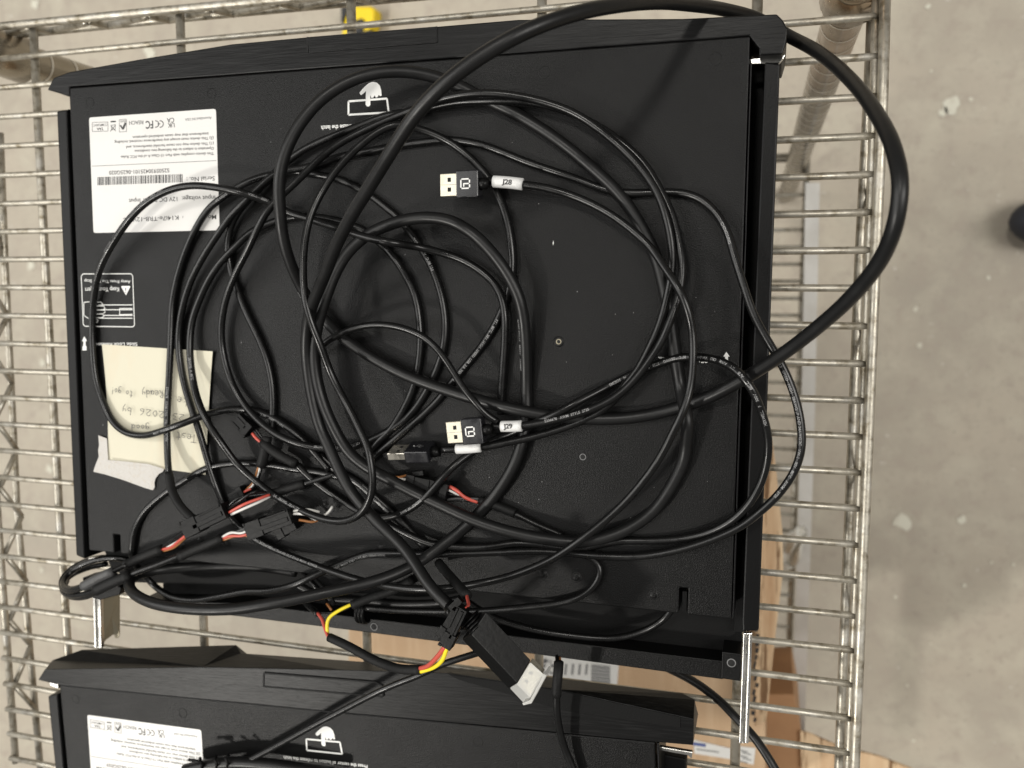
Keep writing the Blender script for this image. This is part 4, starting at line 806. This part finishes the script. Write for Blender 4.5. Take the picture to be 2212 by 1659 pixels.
wires(hD, [([(1004, 1316, 118), (1012, 1307, 112), (1010, 1295, 104), (1008, 1286, 98)], .9, M_red, 'red_wire'),
           ([(962, 1396, 116), (945, 1418, 112), (925, 1438, 106), (907, 1444, 100)], 1.3, M_red, 'red_wire'), ([(966, 1398, 116), (956, 1425, 112), (938, 1441, 106), (908, 1451, 100)], 1.2, M_yel, 'yellow_wire'),
           ([(710, 1377, 74), (702, 1358, 70), (697, 1340, 66), (687, 1325, 60)], 1.1, M_red, 'red_wire'), ([(708, 1370, 72), (706, 1350, 70), (710, 1335, 68), (725, 1323, 66), (745, 1312, 64), (761, 1305, 62)], 1.1, M_yel, 'yellow_wire'),
           ([(687, 1323, 58), (715, 1324, 62), (740, 1318, 64), (762, 1308, 62)], .8, M_pvc, 'black_wire'),
           ([(706, 1304, 40), (712, 1312, 42), (716, 1318, 42)], .8, M_brn, 'brown_wire')])
sleeve(hD, [(908, 1447, 100), (870, 1446, 95), (835, 1437, 88), (800, 1422, 84), (755, 1397, 80), (712, 1377, 75)], 2.7)
sleeve(hD, [(1010, 1287, 99), (990, 1265, 88), (968, 1240, 74), (948, 1216, 61)], 2.8)
sleeve(hD, [(761, 1307, 62), (800, 1291, 60), (850, 1275, 58), (892, 1252, 57)], 2.8)
sleeve(hD, [(686, 1326, 58), (676, 1317, 52), (667, 1310, 44), (650, 1292, 34)], 1.9, M_pvc, 'cord')
sleeve(hD, [(655, 1236, 34), (672, 1258, 40), (690, 1276, 40), (705, 1300, 38)], 1.6, M_pvc, 'cord')
sleeve(hD, [(668, 1240, 34), (690, 1262, 38), (710, 1284, 38), (722, 1305, 36)], 1.6, M_shrink, 'cord')
m_ = MB(); cc = P(786, 1318, 44)
for i in range(3): m_.tube([cc + Vector((i * 2.2 - 2, 7.5 * math.cos(t_), 7.5 * math.sin(t_))) for t_ in [q / 12 * math.pi * 1.2 - .3 for q in range(13)]], 1.3, M_plast, 8)
m_.build('cable_clip', hD)

# --- cables around the lower drawer ---------------------------------------
G2 = 'black cables leaving towards the lower drawer'
cable('data_cable', 'black cable slanting down left across the lower drawer front', 'cable',
      [(1085, 1392, 66), (1040, 1408, 70), (985, 1425, 72), (950, 1437, 72), (904, 1459, 72), (862, 1475, 71), (820, 1493, 70), (737, 1536, 66), (667, 1573, 63), (600, 1610, 60), (533, 1645, 57), (470, 1675, 54)], 2.0, M_pvc, group=G2, single=True)
y2, pp = cable('data_cable', 'black cable hanging straight over the lower drawer from a wide sleeve', 'cable',
      [(1203, 1490, 62), (1202, 1520, 61), (1205, 1556, 58), (1212, 1590, 55), (1222, 1622, 52), (1245, 1675, 50)], 2.2, M_pvc, group=G2)
sleeve(y2, [(1207, 1430, 58), (1206, 1450, 62), (1203, 1478, 63), (1202, 1503, 62)], [2.9][0])
wires(y2, [([(1209, 1420, 52), (1210, 1430, 57)], .8, M_brn, 'brown_wire'), ([(1203, 1418, 52), (1204, 1430, 57)], 1.2, M_pvc, 'black_wire')])
cable('data_cable', 'black cable curling down right past the corner bracket to the cardboard', 'cable',
      [(1440, 1442, -20), (1475, 1459, -12), (1508, 1478, -6), (1558, 1517, 2), (1591, 1552, 8), (1625, 1587, 12), (1655, 1630, 16), (1685, 1680, 18)], 2.7, M_thick, group=G2, single=True)
y4, pp = cable('data_cable', 'bundled thick black cable with cut zip ties at the bottom edge', 'cable',
      [(400, 1664, 58), (440, 1655, 58), (500, 1648, 58), (580, 1652, 57), (650, 1662, 56), (720, 1672, 55)], 4.2, M_thick, group=G2)
m_ = MB()
for i, (u, v) in enumerate(((438, 1655), (470, 1651), (494, 1648))):
    m_.tube([P(u - 3, v + 14, 60), P(u - 2, v, 63.5), P(u - 4 - 2 * i, v - 10, 62), P(u - 6 + 4 * i, v - 18, 60)], 1.0, M_plast, 6)
m_.tube([P(408, 1641, 62), P(432, 1645, 64), P(440, 1652, 62)], 1.1, M_plast, 6)
m_.build('zip_tie', y4)

# ================================================================== CARTONS AND THINGS BELOW
BZ = -330
crate = thing('cardboard_box', 'open tan cardboard box with a barcode label on the shelf below the drawers', 'box', (P(1200, 1500, BZ).x, P(1200, 1500, BZ).y, LZ + 3))
top = [P(752, 1300, BZ), P(1652, 1300, BZ), P(1655, 1850, BZ), P(750, 1850, BZ)]
m_ = MB(); m_.prism(top, BZ - LZ - 6, M_card); m_.build('carton_body', crate, 2)
m_ = MB(); m_.prism([P(1632, 1190, BZ + 30), P(1645, 955, BZ + 10), P(1668, 952, BZ + 10), P(1676, 1010, BZ + 10), P(1690, 1150, BZ + 12), P(1692, 1230, BZ + 12), P(1672, 1400, BZ + 20), P(1655, 1560, BZ + 30), P(1630, 1570, BZ + 30)], 5, M_cardl); fl = m_.build('flap', crate, 1)
m_ = MB()
for i in range(15):
    v = 1345 + i * 15; m_.box(P(1634 + random.uniform(-4, 4) - i * .3, v, BZ + 31), (.2, 1, 0), random.uniform(3, 7), random.uniform(2, 4), 1.5, M_ink)
m_.build('flap_print', fl)
m_ = MB(); lz = BZ + .8
m_.prism([P(1164, 1412, lz), P(1337, 1432, lz), P(1333, 1480, lz), P(1160, 1462, lz)], .7, M_paper)
for i in range(16):
    v = 1434 + i * 2.5; m_.prism([P(1277, v, lz + .3), P(1318, v + 4, lz + .3), P(1318, v + 5.2 + (i % 3) * .5, lz + .3), P(1277, v + 1.2 + (i % 3) * .5, lz + .3)], .2, M_inkg)
for i in range(30):
    u, v = random.uniform(1170, 1198), random.uniform(1424, 1456); m_.box(P(u, v, lz + .3), (1, 0, 0), 2, 2, .2, M_inkg)
for i in range(4):
    m_.box(P(1222 + i * 15, 1446, lz + .3), (.1, 1, 0), 12, 2, .2, M_inkg)
m_.build('barcode_label', crate)
m_ = MB(); m_.prism([P(1498, 1598, lz), P(1582, 1618, lz), P(1579, 1640, lz), P(1500, 1628, lz)], .7, M_paper); m_.prism([P(1597, 1612, lz), P(1632, 1616, lz), P(1628, 1652, lz), P(1598, 1646, lz)], .7, M_paper)
M_blue = mat('blue_ink', (.05, .08, .25), .6)
for i in range(4): m_.box(P(1500 + i * 7, 1607 + i * 1, lz + .3), (1, -.2, 0), 3.2, 3.2, .2, M_blue)
for i in range(5): m_.box(P(1605 + (i % 2) * 8, 1622 + i * 6, lz + .3), (1, -.1, 0), 9, 1, .2, M_inkg)
for i in range(8): m_.box(P(1508 + i * 6, 1619 + i * .8, lz + .3), (1, -.1, 0), 3, 1, .2, M_inkg)
m_.build('address_label', crate)
BZ2 = -470
cr2 = thing('cardboard_box', 'brown cardboard box with a wide orange flap reaching out at the lower right', 'box', (P(1740, 1600, BZ2).x, P(1740, 1640, BZ2).y, LZ + 3))
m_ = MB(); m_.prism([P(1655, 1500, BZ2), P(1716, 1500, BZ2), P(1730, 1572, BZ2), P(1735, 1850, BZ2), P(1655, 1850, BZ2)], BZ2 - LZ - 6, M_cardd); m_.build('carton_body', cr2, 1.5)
m_ = MB(); m_.prism([P(1728, 1580, BZ2 + 5), P(1750, 1586, BZ2 + 2), P(1810, 1612, BZ2 - 5), P(1900, 1635, BZ2 - 12), P(1975, 1664, BZ2 - 18), P(2060, 1720, BZ2 - 20), P(1735, 1800, BZ2 + 5)], 5, M_cardl); m_.build('flap', cr2, 1)
# crumpled film
b = MB(); vs = []; n = 12
for j in range(n + 1):
    for i in range(n + 1):
        s_, t_ = i / n, j / n
        u = 1690 + 48 * s_ + 6 * math.sin(6 * t_); v = 1138 + 84 * t_ + 10 * math.sin(5 * s_); 
        if t_ > .45: u += 14 * (t_ - .45) * (1 - s_) ; v -= 12 * s_ * (t_ - .45)
        vs.append(P(u, v, LZ + 40 + 22 * math.sin(4 * s_) * math.cos(3.2 * t_) + 8 * math.sin(11 * s_ + 7 * t_)))
b.add(vs, [[j * (n + 1) + i, j * (n + 1) + i + 1, (j + 1) * (n + 1) + i + 1, (j + 1) * (n + 1) + i] for j in range(n) for i in range(n) if (i - 6) ** 2 + (j - 6) ** 2 < 42 and not (7 <= j <= 10 and 2 <= i <= 4)], M_bag, True)
o = b.build('plastic_wrap'); sol = o.modifiers.new('s', 'SOLIDIFY'); sol.thickness = .0008; tag(o, 'crumpled white plastic wrap lying on the lower shelf beside the cardboard flap', 'plastic wrap')
# yellow tool on the floor
tool = thing('hand_tool', 'small yellow and black tool on the floor beyond the upper drawer', 'tool', P(773, 45, FZ + 30))
m_ = MB(); z_ = FZ + 34
m_.prism([P(751, 12, z_), P(798, 12, z_), P(809, 16, z_), P(808, 40, z_), P(802, 60, z_), P(790, 72, z_), P(735, 76, z_), P(742, 50, z_)], 32, M_toolY); m_.build('tool_case', tool, 5)
m_ = MB(); m_.prism([P(735, 14, z_ + 3), P(750, 14, z_ + 3), P(748, 32, z_ + 3), P(736, 50, z_ + 3)], 36, M_toolK); m_.prism([P(764, 44, z_ + 4), P(779, 38, z_ + 4), P(787, 44, z_ + 4), P(784, 66, z_ + 4), P(752, 74, z_ + 4), P(752, 64, z_ + 4)], 8, M_toolK)
m_.prism([P(737, 75, z_), P(800, 62, z_), P(808, 74, z_), P(800, 95, z_), P(740, 95, z_)], 30, M_toolK); m_.build('tool_grip', tool, 3)
# toe of a shoe at the right edge
b = MB(); c0 = P(2276, 478, FZ + 40); n1, n2 = 20, 12; vs = []
for j in range(n2 + 1):
    ph = math.pi * j / n2
    for i in range(n1):
        th = 2 * math.pi * i / n1; x = math.cos(th) * math.sin(ph); y = math.sin(th) * math.sin(ph); z = math.cos(ph)
        vs.append(c0 + Vector((x * (58 if x < 0 else 150), y * 36, z * 38 if z > 0 else z * 32)))
b.add(vs, [[j * n1 + i, j * n1 + (i + 1) % n1, (j + 1) * n1 + (i + 1) % n1, (j + 1) * n1 + i] for j in range(n2) for i in range(n1)], M_shoe, True)
tag(b.build('shoe'), 'dark shoe toe just entering the frame on the concrete at the right', 'shoe')
